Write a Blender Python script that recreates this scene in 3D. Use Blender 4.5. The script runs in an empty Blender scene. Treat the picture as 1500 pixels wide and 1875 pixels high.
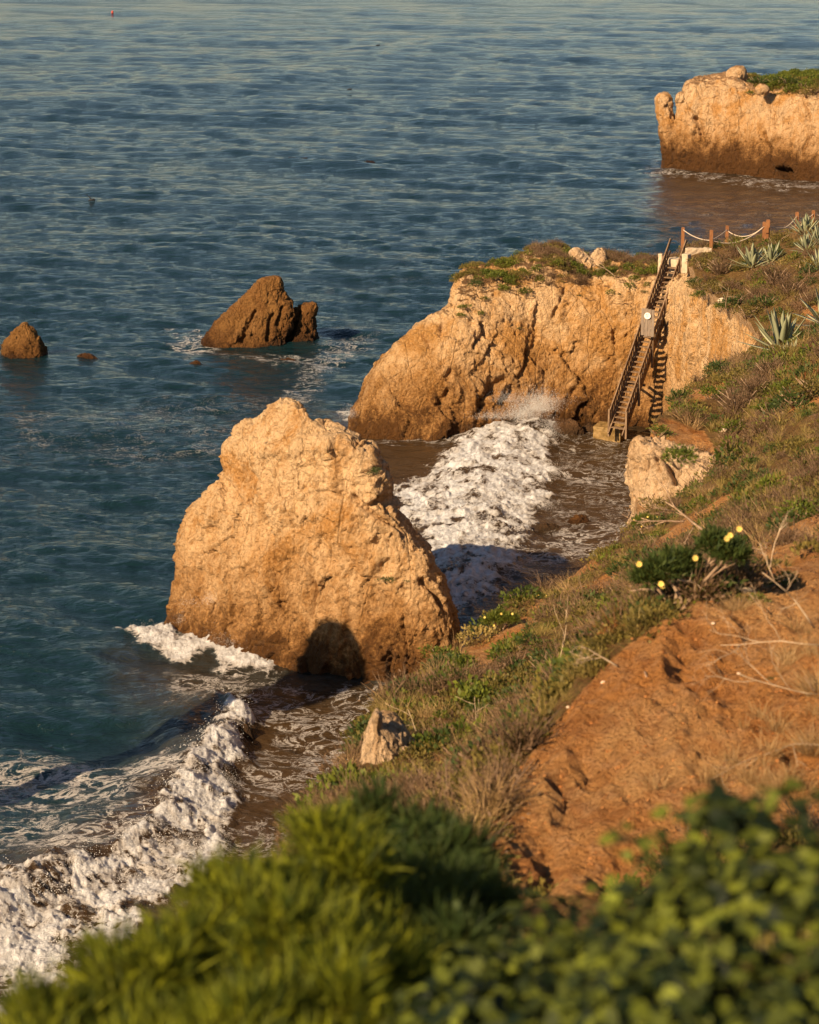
import bpy, math, random
import numpy as np
from mathutils import Vector, Matrix

# ------------------------------------------------------------------ camera, sky, sun, exposure
SC = bpy.context.scene
FPX, CX, CY, HC = 4200.0, 750.0, 937.5, 28.0
PITCH = math.atan((937.5 + 250.0) / FPX)
cam_d = bpy.data.cameras.new("camera")
cam = bpy.data.objects.new("camera", cam_d)
SC.collection.objects.link(cam)
cam.location = (0, 0, HC)
cam.rotation_euler = (math.pi / 2 - PITCH, 0, 0)
cam_d.sensor_fit = 'HORIZONTAL'
cam_d.sensor_width = 36.0
cam_d.lens = 36.0 * FPX / 1500.0
cam_d.clip_start = 0.3
cam_d.clip_end = 20000
cam_d.dof.use_dof = True
cam_d.dof.focus_distance = 88.0
cam_d.dof.aperture_fstop = cam_d.lens / 22.0
SC.camera = cam

SUN_EL, SUN_AZ = math.radians(31.0), math.radians(43.0)      # azimuth: left of straight-behind the camera
S = Vector((-math.sin(SUN_AZ) * math.cos(SUN_EL), -math.cos(SUN_AZ) * math.cos(SUN_EL), math.sin(SUN_EL)))
W = bpy.data.worlds.new("World"); SC.world = W; W.use_nodes = True
nt = W.node_tree; nt.nodes.clear()
sky = nt.nodes.new('ShaderNodeTexSky'); sky.sky_type = 'NISHITA'; sky.sun_disc = False
sky.sun_elevation = SUN_EL
sky.sun_rotation = math.atan2(S.x, S.y)
sky.air_density = 1.0; sky.dust_density = 0.25; sky.ozone_density = 1.2
bg = nt.nodes.new('ShaderNodeBackground'); bg.inputs[1].default_value = 0.05
wo = nt.nodes.new('ShaderNodeOutputWorld')
nt.links.new(sky.outputs[0], bg.inputs[0]); nt.links.new(bg.outputs[0], wo.inputs[0])
sd = bpy.data.lights.new("sun", 'SUN'); sun = bpy.data.objects.new("sun", sd)
SC.collection.objects.link(sun)
sd.energy = 5.0; sd.angle = math.radians(0.5); sd.color = (1.0, 0.75, 0.47)
sun.rotation_euler = (-S).to_track_quat('-Z', 'Y').to_euler()
sun.location = (-60, -60, 60)
SC.view_settings.view_transform = 'Standard'; SC.view_settings.look = 'None'
SC.view_settings.exposure = 0.95; SC.view_settings.gamma = 1.0
SC.cycles.max_bounces = 6; SC.cycles.diffuse_bounces = 2; SC.cycles.glossy_bounces = 3
SC.cycles.transmission_bounces = 2; SC.cycles.transparent_max_bounces = 4
SC.cycles.caustics_reflective = False; SC.cycles.caustics_refractive = False

rng = np.random.default_rng(7)
random.seed(7)
CT, ST = math.cos(PITCH), math.sin(PITCH)

# ------------------------------------------------------------------ pixel <-> world
def rays(px, py):
    px = np.asarray(px, float); py = np.asarray(py, float)
    u = -(py - CY)
    return px - CX + 0 * py, FPX * CT + u * ST, -FPX * ST + u * CT
def at_Y(px, py, Y):
    dx, dy, dz = rays(px, py); s = Y / dy
    return np.stack([dx * s, dy * s, HC + dz * s], -1)
def at_Z(px, py, Z=0.0):
    dx, dy, dz = rays(px, py); s = (Z - HC) / dz
    return np.stack([dx * s, dy * s, HC + dz * s], -1)
def proj(P):
    P = np.asarray(P, float); dz = P[..., 2] - HC
    dep = P[..., 1] * CT - dz * ST
    up = P[..., 1] * ST + dz * CT
    return CX + FPX * P[..., 0] / dep, CY - FPX * up / dep, dep

# ------------------------------------------------------------------ noise
def _hash(ix, iy, iz, seed):
    h = (ix.astype(np.uint32) * np.uint32(374761393) + iy.astype(np.uint32) * np.uint32(668265263)
         + iz.astype(np.uint32) * np.uint32(2147483647 - 97) + np.uint32(seed * 7919 + 13))
    h = (h ^ (h >> np.uint32(13))) * np.uint32(1274126177)
    h = (h ^ (h >> np.uint32(15))) * np.uint32(2246822519)
    return h ^ (h >> np.uint32(14))
def vnoise(P, seed=0):
    """gradient noise, about -1..1"""
    i = np.floor(P).astype(np.int64); f = P - i
    w = f * f * f * (f * (f * 6 - 15) + 10)
    out = 0
    for dx in (0, 1):
        for dy in (0, 1):
            for dz in (0, 1):
                h = _hash(i[:, 0] + dx, i[:, 1] + dy, i[:, 2] + dz, seed)
                gx = (h & 1023) / 511.5 - 1; gy = ((h >> 10) & 1023) / 511.5 - 1; gz = ((h >> 20) & 1023) / 511.5 - 1
                d = gx * (f[:, 0] - dx) + gy * (f[:, 1] - dy) + gz * (f[:, 2] - dz)
                out = out + d * (w[:, 0] if dx else 1 - w[:, 0]) * (w[:, 1] if dy else 1 - w[:, 1]) * (w[:, 2] if dz else 1 - w[:, 2])
    return out * 1.5
def fbm(P, oct=4, seed=0, gain=0.5, ridged=False, billow=False):
    a, s, q = 1.0, 0, P.copy()
    for o in range(oct):
        n = vnoise(q, seed + o)
        if ridged: n = 1 - 2 * np.abs(n)
        if billow: n = 2 * np.abs(n) - .5
        s = s + a * n; a *= gain; q = q * 2.03 + 17.3
    return s
def facet(P, seed=0, k=1.0):
    """piecewise planar fractured-block noise; also distance to the border between blocks"""
    i = np.floor(P).astype(np.int64); best = np.full(len(P), 9e9); b2 = best.copy(); val = np.zeros(len(P))
    for dx in (-1, 0, 1):
        for dy in (-1, 0, 1):
            for dz in (-1, 0, 1):
                c = i + (dx, dy, dz)
                h = _hash(c[:, 0], c[:, 1], c[:, 2], seed)
                o = np.stack([(h & 1023) / 1023., ((h >> 10) & 1023) / 1023., ((h >> 20) & 1023) / 1023.], -1)
                d = P - (c + o); r = (d * d).sum(-1)
                h2 = _hash(c[:, 0], c[:, 1], c[:, 2], seed + 51)
                g = np.stack([(h2 & 1023) / 511.5 - 1, ((h2 >> 10) & 1023) / 511.5 - 1, ((h2 >> 20) & 1023) / 511.5 - 1], -1)
                v = (d * g).sum(-1) * k + ((h2 >> 5) & 255) / 255. - .5
                m = r < best
                b2 = np.where(m, best, np.minimum(b2, r)); val = np.where(m, v, val); best = np.where(m, r, best)
    return val, np.sqrt(b2) - np.sqrt(best)
def sstep(a, b, x):
    t = np.clip((x - a) / (b - a), 0, 1); return t * t * (3 - 2 * t)
def in_poly(px, py, poly):
    poly = np.asarray(poly, float); x, y = np.asarray(px), np.asarray(py); c = np.zeros(x.shape, bool)
    j = len(poly) - 1
    for i in range(len(poly)):
        xi, yi = poly[i]; xj, yj = poly[j]
        with np.errstate(divide='ignore', invalid='ignore'):
            c ^= ((yi > y) != (yj > y)) & (x < (xj - xi) * (y - yi) / (yj - yi + 1e-12) + xi)
        j = i
    return c
def seg_dist(px, py, line):
    """distance to a polyline and the side / fraction along it"""
    L = np.asarray(line, float); d = np.full(px.shape, 1e9); fr = np.zeros(px.shape); side = np.zeros(px.shape)
    n = len(L) - 1
    for i in range(n):
        a, b = L[i], L[i + 1]; ab = b - a
        t = np.clip(((px - a[0]) * ab[0] + (py - a[1]) * ab[1]) / (ab @ ab), 0, 1)
        qx, qy = px - a[0] - t * ab[0], py - a[1] - t * ab[1]; r = np.hypot(qx, qy)
        m = r < d; d = np.where(m, r, d); fr = np.where(m, (i + t) / n, fr)
        side = np.where(m, np.sign(ab[0] * qy - ab[1] * qx), side)
    return d, fr, side
def poly_soft(px, py, poly, w):
    d, _, _ = seg_dist(px, py, list(poly) + [poly[0]])
    return sstep(-w, w, np.where(in_poly(px, py, poly), d, -d))

# ------------------------------------------------------------------ mesh + object helpers
COL = SC.collection
def np_mesh(name, V, Fc, smooth=True, attrs=None, cols=None):
    me = bpy.data.meshes.new(name)
    V = np.ascontiguousarray(V, np.float32); Fc = np.ascontiguousarray(Fc, np.int32); k = Fc.shape[1]
    me.vertices.add(len(V)); me.vertices.foreach_set('co', V.ravel())
    me.loops.add(Fc.size); me.loops.foreach_set('vertex_index', Fc.ravel())
    me.polygons.add(len(Fc)); me.polygons.foreach_set('loop_start', np.arange(0, Fc.size, k, dtype=np.int32))
    me.polygons.foreach_set('use_smooth', np.full(len(Fc), smooth))
    for n, a in (attrs or {}).items():
        at = me.attributes.new(n, 'FLOAT', 'POINT'); at.data.foreach_set('value', np.ascontiguousarray(a, np.float32))
    me.update(calc_edges=True); me.validate()
    return me
def obj(name, me, mat=None, parent=None):
    o = bpy.data.objects.new(name, me); COL.objects.link(o)
    if mat is not None and me is not None and len(me.materials) == 0: me.materials.append(mat)
    if parent is not None: o.parent = parent
    return o
def tag(o, label=None, cat=None, group=None, kind=None):
    if label: o['label'] = label
    if cat: o['category'] = cat
    if group: o['group'] = group
    if kind: o['kind'] = kind
    return o
def empty(name, loc=(0, 0, 0), rz=0.0):
    o = bpy.data.objects.new(name, None); COL.objects.link(o); o.location = loc; o.rotation_euler = (0, 0, rz); return o
def copy_tree(o, parent=None):
    c = o.copy(); COL.objects.link(c)
    if parent is not None: c.parent = parent
    for ch in o.children: copy_tree(ch, c)
    return c
class MB:
    """collects boxes, bars and tubes into one mesh"""
    def __init__(s): s.v = []; s.f = []
    def add(s, v, f):
        b = len(s.v); s.v += [tuple(p) for p in v]; s.f += [tuple(i + b for i in q) for q in f]
    def bar(s, a, b, w, h, up=(0, 0, 1)):
        a, b = Vector(a), Vector(b); d = (b - a).normalized(); u = Vector(up)
        x = d.cross(u)
        if x.length < 1e-4: x = d.cross(Vector((0, 1, 0)))
        x.normalize(); y = x.cross(d).normalized()
        v = []
        for p in (a, b):
            for i, j in ((-1, -1), (1, -1), (1, 1), (-1, 1)): v.append(p + x * i * w / 2 + y * j * h / 2)
        s.add(v, [(0, 1, 2, 3), (7, 6, 5, 4), (0, 4, 5, 1), (1, 5, 6, 2), (2, 6, 7, 3), (3, 7, 4, 0)])
    def tube(s, pts, rad, n=6):
        P = [Vector(p) for p in pts]; R = rad if hasattr(rad, '__len__') else [rad] * len(P)
        v = []; f = []
        for i, p in enumerate(P):
            d = (P[min(i + 1, len(P) - 1)] - P[max(i - 1, 0)]).normalized()
            x = d.orthogonal().normalized(); y = d.cross(x)
            for k in range(n):
                a = 2 * math.pi * k / n; v.append(p + (x * math.cos(a) + y * math.sin(a)) * R[i])
        for i in range(len(P) - 1):
            for k in range(n):
                f.append((i * n + k, i * n + (k + 1) % n, (i + 1) * n + (k + 1) % n, (i + 1) * n + k))
        f.append(tuple(range(n))[::-1]); f.append(tuple((len(P) - 1) * n + k for k in range(n)))
        s.add(v, f)
    def mesh(s, name, smooth=False):
        me = bpy.data.meshes.new(name); me.from_pydata(s.v, [], s.f)
        if smooth: me.polygons.foreach_set('use_smooth', [True] * len(me.polygons))
        me.update(); return me
    def build(s, name, mat, parent=None, smooth=False): return obj(name, s.mesh(name, smooth), mat, parent)

# ------------------------------------------------------------------ materials
class NT:
    def __init__(s, name):
        s.m = bpy.data.materials.new(name); s.m.use_nodes = True; s.t = s.m.node_tree; s.t.nodes.clear()
        s.out = s.n('ShaderNodeOutputMaterial')
    def n(s, kind, **kw):
        nd = s.t.nodes.new(kind)
        for k, v in kw.items():
            if k.startswith('i_'): s.set(nd.inputs[int(k[2:]) if k[2:].isdigit() else k[2:].replace('_', ' ')], v)
            else: setattr(nd, k, v)
        return nd
    def set(s, inp, v):
        if isinstance(v, bpy.types.NodeSocket): s.t.links.new(v, inp)
        elif isinstance(v, tuple) and len(v) == 3 and inp.type == 'RGBA': inp.default_value = (*v, 1)
        else: inp.default_value = v
    def math(s, op, a, b=0.0, c=0.0, clamp=False):
        nd = s.n('ShaderNodeMath', operation=op, use_clamp=clamp)
        s.set(nd.inputs[0], a); s.set(nd.inputs[1], b); s.set(nd.inputs[2], c); return nd.outputs[0]
    def mix(s, f, a, b, mode='MIX'):
        nd = s.n('ShaderNodeMix', data_type='RGBA', blend_type=mode); nd.clamp_factor = True
        s.set(nd.inputs[0], f); s.set(nd.inputs[6], a); s.set(nd.inputs[7], b); return nd.outputs[2]
    def ramp(s, f, lo, hi, to0=0.0, to1=1.0):
        nd = s.n('ShaderNodeMapRange', clamp=True, interpolation_type='SMOOTHSTEP')
        s.set(nd.inputs[0], f); nd.inputs[1].default_value = lo; nd.inputs[2].default_value = hi
        nd.inputs[3].default_value = to0; nd.inputs[4].default_value = to1; return nd.outputs[0]
    def pos(s, scale=(1, 1, 1), objc=False, rot=(0, 0, 0)):
        src = s.n('ShaderNodeTexCoord').outputs['Object'] if objc else s.n('ShaderNodeNewGeometry').outputs['Position']
        mp = s.n('ShaderNodeMapping'); s.set(mp.inputs[0], src); mp.inputs['Scale'].default_value = scale
        mp.inputs['Rotation'].default_value = rot; return mp.outputs[0]
    def noise(s, vec, scale, detail=4, rough=0.55, dist=0.0):
        nd = s.n('ShaderNodeTexNoise'); s.set(nd.inputs['Vector'], vec); nd.inputs['Scale'].default_value = scale
        nd.inputs['Detail'].default_value = detail; nd.inputs['Roughness'].default_value = rough
        nd.inputs['Distortion'].default_value = dist; return nd.outputs[0]
    def vor(s, vec, scale, feature='DISTANCE_TO_EDGE', out=0):
        nd = s.n('ShaderNodeTexVoronoi', feature=feature); s.set(nd.inputs['Vector'], vec)
        nd.inputs['Scale'].default_value = scale; return nd.outputs[out]
    def attr(s, name): return s.n('ShaderNodeAttribute', attribute_name=name).outputs['Fac']
    def bump(s, h, dist, strength=1.0, nrm=None):
        nd = s.n('ShaderNodeBump'); s.set(nd.inputs['Height'], h); nd.inputs['Distance'].default_value = dist
        nd.inputs['Strength'].default_value = strength
        if nrm is not None: s.set(nd.inputs['Normal'], nrm)
        return nd.outputs[0]
    def bsdf(s, col, rough=0.9, nrm=None, spec=0.3, ior=1.45):
        b = s.n('ShaderNodeBsdfPrincipled'); s.set(b.inputs['Base Color'], col); s.set(b.inputs['Roughness'], rough)
        b.inputs['IOR'].default_value = ior
        s.set(b.inputs['Specular IOR Level'], spec)
        if nrm is not None: s.set(b.inputs['Normal'], nrm)
        return b
    def done(s, sh): s.t.links.new(sh if isinstance(sh, bpy.types.NodeSocket) else sh.outputs[0], s.out.inputs[0]); return s.m

def rock_mat(name, pale, ochre, wet, z0, z1, ochre_amt=0.5, wet_hi=0.8, bstr=1.0, soil=None):
    """z0..z1: height over which the tide-stained brown gives way to pale rock"""
    t = NT(name); p = t.pos(); ps = t.pos((1, 1, 0.45))
    n1 = t.noise(p, 0.35, 6, .62, .6); n2 = t.noise(ps, 1.6, 8, .68, .8); n3 = t.noise(p, 9, 8, .7)
    n4 = t.noise(p, 45, 3, .7)
    col = t.mix(t.ramp(n1, .62 - .3 * ochre_amt, .74 - .2 * ochre_amt), pale, ochre)
    col = t.mix(t.ramp(n2, .50, .66, 0, .55), col, ochre)
    light = tuple(min(1, c * 1.22 + .02) for c in pale)
    stk = t.noise(t.pos((1, 1, .13)), 1.1, 6, .62, .5); pt = t.noise(p, .55, 5, .6, .9)
    col = t.mix(t.ramp(stk, .52, .68, 0, .5), col, ochre); col = t.mix(t.ramp(pt, .52, .66, 0, .6), col, light)
    col = t.mix(t.ramp(n3, .48, .68, 0, .55), col, light)
    col = t.mix(t.ramp(n3, .5, .34, 0, .65), col, tuple(c * .55 for c in ochre))
    col = t.mix(t.ramp(n4, .48, .36, 0, .5), col, tuple(c * .6 for c in ochre))
    sep = t.n('ShaderNodeSeparateXYZ'); t.set(sep.inputs[0], p)
    zz = t.math('ADD', sep.outputs[2], t.math('MULTIPLY', t.math('SUBTRACT', n1, .5), -(z1 - z0) * 1.9))
    zz = t.math('ADD', zz, t.math('MULTIPLY', t.math('SUBTRACT', n2, .5), -(z1 - z0) * 1.2))
    f = t.ramp(zz, z0, z1, 1, 0)
    fa = t.ramp(zz, z0, z1 + (z1 - z0) * .8, 1, 0)
    col = t.mix(t.math('MULTIPLY', fa, .6), col, t.mix(n3, tuple(c * .8 for c in ochre), ochre))
    col = t.mix(t.math('MULTIPLY', f, .92), col, t.mix(t.ramp(n3, .42, .66), wet, tuple(c * .8 for c in ochre)))
    f2 = t.ramp(t.math('ADD', zz, t.math('MULTIPLY', n3, .5)), z0 - .2, z0 + wet_hi, 1, 0)
    col = t.mix(t.math('MULTIPLY', f2, .9), col, tuple(c * .5 for c in wet))
    cr = t.vor(t.n('ShaderNodeVectorMath', operation='ADD', i_0=ps, i_1=t.n('ShaderNodeTexNoise', i_Scale=.8, i_Detail=4.).outputs[1]).outputs[0], .9)
    col = t.mix(t.ramp(cr, .0, .022, .35, 0), col, tuple(c * .35 for c in ochre))
    if soil is not None:
        nrm = t.n('ShaderNodeNewGeometry').outputs['Normal']; s2 = t.n('ShaderNodeSeparateXYZ'); t.set(s2.inputs[0], nrm)
        up = t.math('MULTIPLY', t.ramp(t.math('ADD', s2.outputs[2], t.math('MULTIPLY', t.math('SUBTRACT', n2, .5), .8)), .72, .92),
                    t.ramp(sep.outputs[2], soil[1], soil[1] + 1.2))
        col = t.mix(up, col, soil[0])
    wv_ = t.n('ShaderNodeVectorMath', operation='ADD', i_0=p, i_1=t.n('ShaderNodeTexNoise', i_Scale=1.6, i_Detail=3.).outputs[1]).outputs[0]
    c1 = t.vor(wv_, 2.4, 'F1'); c2 = t.vor(wv_, 7.5, 'F1')
    h = t.math('ADD', t.math('MULTIPLY', n2, .7), t.math('MULTIPLY', n3, .30)); h = t.math('ADD', h, t.math('ADD', t.math('MULTIPLY', c1, -.30), t.math('MULTIPLY', c2, -.14)))
    h = t.math('ADD', h, t.math('MULTIPLY', n4, .14)); h = t.math('ADD', h, t.ramp(cr, 0, .05, -.1, .03))
    b = t.bump(h, .42 * bstr, 1.0)
    rough = t.math('SUBTRACT', .95, t.math('MULTIPLY', f2, .45))
    return t.done(t.bsdf(col, rough, b, .25))

def plant_mat(name, c0, c1, trans=0.25, rough=.6):
    t = NT(name); a = t.attr('tint'); col = t.mix(a, c0, c1)
    d = t.bsdf(col, rough, None, .25)
    tr = t.n('ShaderNodeBsdfTranslucent'); t.set(tr.inputs[0], t.mix(.4, col, (.5, .45, .08)))
    m = t.n('ShaderNodeMixShader'); m.inputs[0].default_value = trans
    t.t.links.new(d.outputs[0], m.inputs[1]); t.t.links.new(tr.outputs[0], m.inputs[2]); return t.done(m)

M = {}
PALE, OCH, WET = (.64, .43, .235), (.46, .225, .065), (.14, .055, .011)
M['hero'] = rock_mat('sandstone_stack', PALE, OCH, WET, .8, 4.6, .38, 1.3)
M['prom'] = rock_mat('sandstone_cliff', (.64, .43, .235), (.47, .235, .068), WET, .9, 4.6, .62, 1.0, 1.15, ((.16, .085, .035), 5.2))
M['far'] = rock_mat('sandstone_far', (.58, .39, .22), OCH, (.12, .048, .011), 1.6, 4.6, .5, 1.5, 1.3, ((.30, .17, .08), 6.3))
M['dark'] = rock_mat('dark_sea_rock', (.31, .155, .045), (.22, .095, .024), (.09, .036, .009), .2, 2.2, .7, .8, 1.8)
M['out'] = rock_mat('pale_outcrop', (.66, .46, .28), (.50, .29, .13), (.42, .25, .12), -2, -1, .4, .5, 1.)
M['wetrock'] = rock_mat('wet_boulder', (.15, .075, .03), (.10, .05, .02), (.05, .03, .015), .0, .8, .7, .5, 1.4)

def ground_mat():
    t = NT('slope_soil'); p = t.pos()
    n1 = t.noise(p, .7, 6, .6, .4); n2 = t.noise(p, 5, 8, .68); n3 = t.noise(p, 32, 6, .7); n4 = t.noise(p, 110, 3, .6)
    red = t.mix(t.ramp(n1, .35, .65), (.58, .25, .07), (.66, .36, .14))
    red = t.mix(t.ramp(n2, .45, .68, 0, .6), red, (.60, .34, .17))
    red = t.mix(t.ramp(t.noise(p, 2.2, 5, .65, .8), .52, .36, 0, .55), red, (.30, .10, .024)); red = t.mix(t.ramp(n3, .52, .36, 0, .75), red, (.25, .085, .02))  # last mix colours the fine bump hollows dark, as cavity shade
    red = t.mix(t.ramp(n4, .62, .72, 0, .55), red, (.58, .40, .24))
    veg = t.mix(t.ramp(n2, .4, .6), (.19, .095, .034), (.27, .155, .055))
    veg = t.mix(t.ramp(n3, .5, .62, 0, .7), veg, (.13, .13, .025))
    rock = t.mix(t.ramp(n2, .4, .62), (.56, .38, .22), (.42, .23, .10))
    col = t.mix(t.ramp(t.math('ADD', t.attr('dirt'), t.math('MULTIPLY', t.math('SUBTRACT', n2, .5), .9)), .38, .6), veg, red)
    col = t.mix(t.ramp(t.attr('steep'), .4, .6), col, rock)
    h = t.math('ADD', t.math('MULTIPLY', n2, .6), t.math('MULTIPLY', n3, .30)); h = t.math('ADD', h, t.math('MULTIPLY', n4, .035))
    return t.done(t.bsdf(col, .95, t.bump(h, .55), .15))
M['ground'] = ground_mat()

def water_mat():
    t = NT('sea_water'); p = t.pos()
    foam, shal_glow = t.attr('foam'), t.attr('shallow_glow')
    # ripples too small for the mesh
    sea = t.pos((.5, 1.0, 1.0), rot=(0, 0, .15))
    r1 = t.noise(sea, 1.1, 6, .6, .5); r2 = t.noise(sea, 5.5, 4, .6, .3); r0 = t.noise(sea, .22, 3, .5)
    hh = t.math('ADD', t.math('MULTIPLY', r1, .7), t.math('MULTIPLY', r2, .13))
    hh = t.math('ADD', hh, t.math('MULTIPLY', r0, .5))
    wb = t.bump(hh, .52, 1.0)
    col = t.mix(shal_glow, (.005, .017, .020), (.042, .025, .011))
    w = t.bsdf(col, .07, wb, .33, 1.333)
    # lacy foam: ridges of a warped noise
    fp = t.pos((.75, 1.0, 1.0))
    l1 = t.noise(fp, 1.5, 8, .66, .7); l2 = t.noise(fp, .45, 4, .5, .6); l3 = t.noise(fp, 6.0, 5, .65, .8)
    lace = t.ramp(t.math('ABSOLUTE', t.math('SUBTRACT', l1, .5)), .0, .075, 1, 0)
    lace2 = t.ramp(t.math('ABSOLUTE', t.math('SUBTRACT', l3, .5)), .0, .09, 1, 0)
    k = t.math('ADD', t.math('MULTIPLY', lace, .42), t.math('MULTIPLY', lace2, .16))
    k = t.math('ADD', k, t.math('MULTIPLY', l2, .55))
    s = t.math('ADD', k, t.math('MULTIPLY', foam, 1.5))
    msk = t.ramp(s, 1.0, 1.45, 0, .97)
    msk = t.math('MULTIPLY', msk, t.ramp(foam, .03, .3))
    f1 = t.noise(p, 3.0, 8, .7, .4); f2 = t.noise(p, 16, 5, .7)
    fcol = t.mix(t.ramp(f1, .38, .6), (.46, .45, .45), (.70, .69, .68))
    fcol = t.mix(t.ramp(foam, .5, .95), t.mix(.45, fcol, (.34, .27, .20)), fcol)
    f3 = t.noise(p, 45, 3, .7); fh = t.math('ADD', t.math('MULTIPLY', f1, .8), t.math('MULTIPLY', f2, .3)); fh = t.math('ADD', fh, t.math('MULTIPLY', f3, .08))
    fo = t.bsdf(fcol, .75, t.bump(fh, .30), .2)
    fo.inputs['Subsurface Weight'].default_value = .5; fo.inputs['Subsurface Radius'].default_value = (.3, .3, .3)
    fo.inputs['Subsurface Scale'].default_value = .3
    mx = t.n('ShaderNodeMixShader'); t.set(mx.inputs[0], msk)
    t.t.links.new(w.outputs[0], mx.inputs[1]); t.t.links.new(fo.outputs[0], mx.inputs[2]); return t.done(mx)
M['water'] = water_mat()

def simple(name, c0, c1, scale, rough=.85, bs=.01, grain=None, spec=.25):
    t = NT(name); p = t.pos(grain or (1, 1, 1)); n = t.noise(p, scale, 6, .65, .4)
    return t.done(t.bsdf(t.mix(t.ramp(n, .35, .65), c0, c1), rough, t.bump(n, bs), spec))
M['wood'] = simple('weathered_wood', (.115, .07, .04), (.23, .15, .09), 9, .85, .02, (1, 1, .3))
M['woodgrey'] = simple('grey_board', (.17, .13, .10), (.27, .21, .16), 12, .8, .015, (3, 3, .2))
M['post'] = simple('orange_timber', (.20, .08, .03), (.29, .13, .052), 10, .8, .01, (1, 1, .3))
M['rope'] = simple('pale_rope', (.52, .40, .29), (.64, .52, .40), 60, .9, .01)
M['concrete'] = simple('pale_concrete', (.40, .30, .20), (.52, .41, .28), 4, .9, .02)
M['footing'] = simple('stained_concrete', (.14, .085, .025), (.30, .19, .075), 3, .6, .04)
M['white'] = simple('white_disc', (.72, .66, .60), (.80, .75, .70), 10, .5, .0)
M['redpaint'] = simple('red_paint', (.45, .05, .03), (.5, .08, .05), 10, .5, .0)
M['bark'] = simple('dry_bark', (.20, .12, .07), (.38, .27, .18), 14, .9, .01)
M['deadwood'] = simple('bleached_twig', (.36, .25, .15), (.52, .39, .26), 20, .9, .005)
M['darkfeather'] = simple('dark_feathers', (.012, .012, .012), (.03, .03, .03), 20, .5, .0)
M['kelp'] = simple('wet_kelp', (.012, .008, .006), (.03, .016, .010), 3, .35, .03)
M['stone'] = simple('pale_stone', (.50, .36, .24), (.64, .49, .35), 6, .9, .03)
M['flower'] = simple('yellow_petals', (.70, .47, .10), (.78, .58, .16), 20, .6, .0)
M['drop'] = NT('spray_drops'); _t = M['drop']; M['drop'] = _t.done(_t.bsdf((.68, .66, .64), .4, None, .4))
M['gr_bright'] = plant_mat('bright_leaves', (.032, .052, .007), (.145, .16, .018))
M['gr_dark'] = plant_mat('dark_leaves', (.022, .042, .010), (.065, .085, .018))
M['gr_olive'] = plant_mat('olive_leaves', (.070, .055, .015), (.20, .15, .035))
M['brown'] = plant_mat('brown_scrub', (.075, .042, .022), (.19, .115, .065), .12)
M['dry'] = plant_mat('dry_stems', (.22, .13, .05), (.46, .30, .14), .15)
M['gold'] = plant_mat('golden_grass', (.16, .12, .03), (.34, .24, .08), .2)
M['rust'] = plant_mat('rusty_leaves', (.13, .04, .012), (.28, .10, .03), .2)
M['agave'] = plant_mat('agave_leaves', (.16, .18, .10), (.36, .35, .21), .06, .5)
M['fg_feather'] = plant_mat('feathery_leaves', (.014, .032, .004), (.31, .32, .014), .32)
M['fg_leaf'] = plant_mat('broad_leaves', (.005, .012, .003), (.17, .195, .02), .18)  # near-black end of the tint stands in for shade among the leaves

# ------------------------------------------------------------------ land: depression (28-Z)/Y interpolated over (X/Y, log Y)
LAND = [ # px, py, Y   points on the visible slope and in its hidden dips
 (-400,2150,4.5),(100,2150,4.5),(700,2150,4.5),(1300,2150,4.5),(2000,2100,4.5),
 (100,2030,6.5),(500,2010,6.5),(900,1990,6.5),(1300,1950,6.5),(1900,1850,6.5),
 (320,1860,9.5),(620,1790,9.5),(950,1800,10),(1100,1790,10),(1300,1770,10),(1500,1730,10),(1900,1650,10),
 (480,1680,14),(650,1610,14),(760,1600,14),(880,1640,14.0),(1000,1640,14.2),(1150,1630,14.2),(1300,1600,14.2),(1500,1560,14.2),(1900,1480,14.2),
 (900,1500,15.0),(1000,1480,15.0),(1150,1460,15.2),(1300,1430,15.3),(1500,1400,15.3),
 (960,1405,15.9),(1060,1292,16.7),(1120,1215,17.2),(1200,1155,18),(1260,1110,18.8),(1350,1090,19),(1500,1050,19.5),(1150,1310,16.2),(1300,1250,16.7),(1500,1230,16.7),(1900,1000,19),
 (640,1440,22),(760,1450,20.5),(850,1445,20),(960,1395,20.5),(1060,1300,21),(1130,1220,22.5),(1220,1150,24),(1300,1080,25),(1400,1010,25),(1500,960,26),(1900,860,27),
 (690,1310,27),(780,1300,27),(900,1290,26.5),(1000,1230,27.5),(850,1182,32),(950,1150,32.5),(1050,1120,33),(1150,1070,33.5),(1250,1010,34),(1350,950,34),(1500,870,34),(1900,740,36),
 (950,1122,37),(1050,1050,41.5),(1150,1000,45.5),(1168,982,49.5),(1250,922,49.5),(1340,848,50),(1430,778,50.5),(1500,722,51),(1900,600,51),(1250,945,42),(1350,880,42),(1450,820,42),
 (1168,1040,55.2),(1250,1000,55.2),(1330,935,55.2),(1430,810,54.5),(1500,750,53.5),
 (1172,828,58.6),(1240,834,58.4),(1325,846,58.0),(1430,765,58),(1500,715,57),
 (1200,780,61),(1235,752,65),(1300,738,66),(1400,690,67),(1500,650,68),(1900,520,70),
 (1300,700,75),(1345,672,82),(1375,655,87),(1430,630,82),(1500,600,82),
 (1395,615,92),(1450,580,92),(1500,545,92),(1345,570,98),(1420,525,99),(1500,490,100),(1900,400,100),
 (1290,540,104),(1380,495,106),(1460,455,108),(1262,486,110),(1300,462,114),(1400,447,116),(1460,430,119),(1500,415,121),
 (1262,462,118),(1332,449,119.5),(1400,442,121),(1500,410,124),(1900,330,120)]
_L = np.array(LAND, float)
def _tan_of(py):
    dx, dy, dz = rays(750, py); return -dz / dy
def a_of(px, py): dx, dy, dz = rays(px, py); return dx / dy
_la = a_of(_L[:, 0], _L[:, 1]) * 6.0; _ll = np.log(_L[:, 2]); _lt = _tan_of(_L[:, 1])
def _k(r): return r  # biharmonic-like, sharp enough to keep crests
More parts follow.
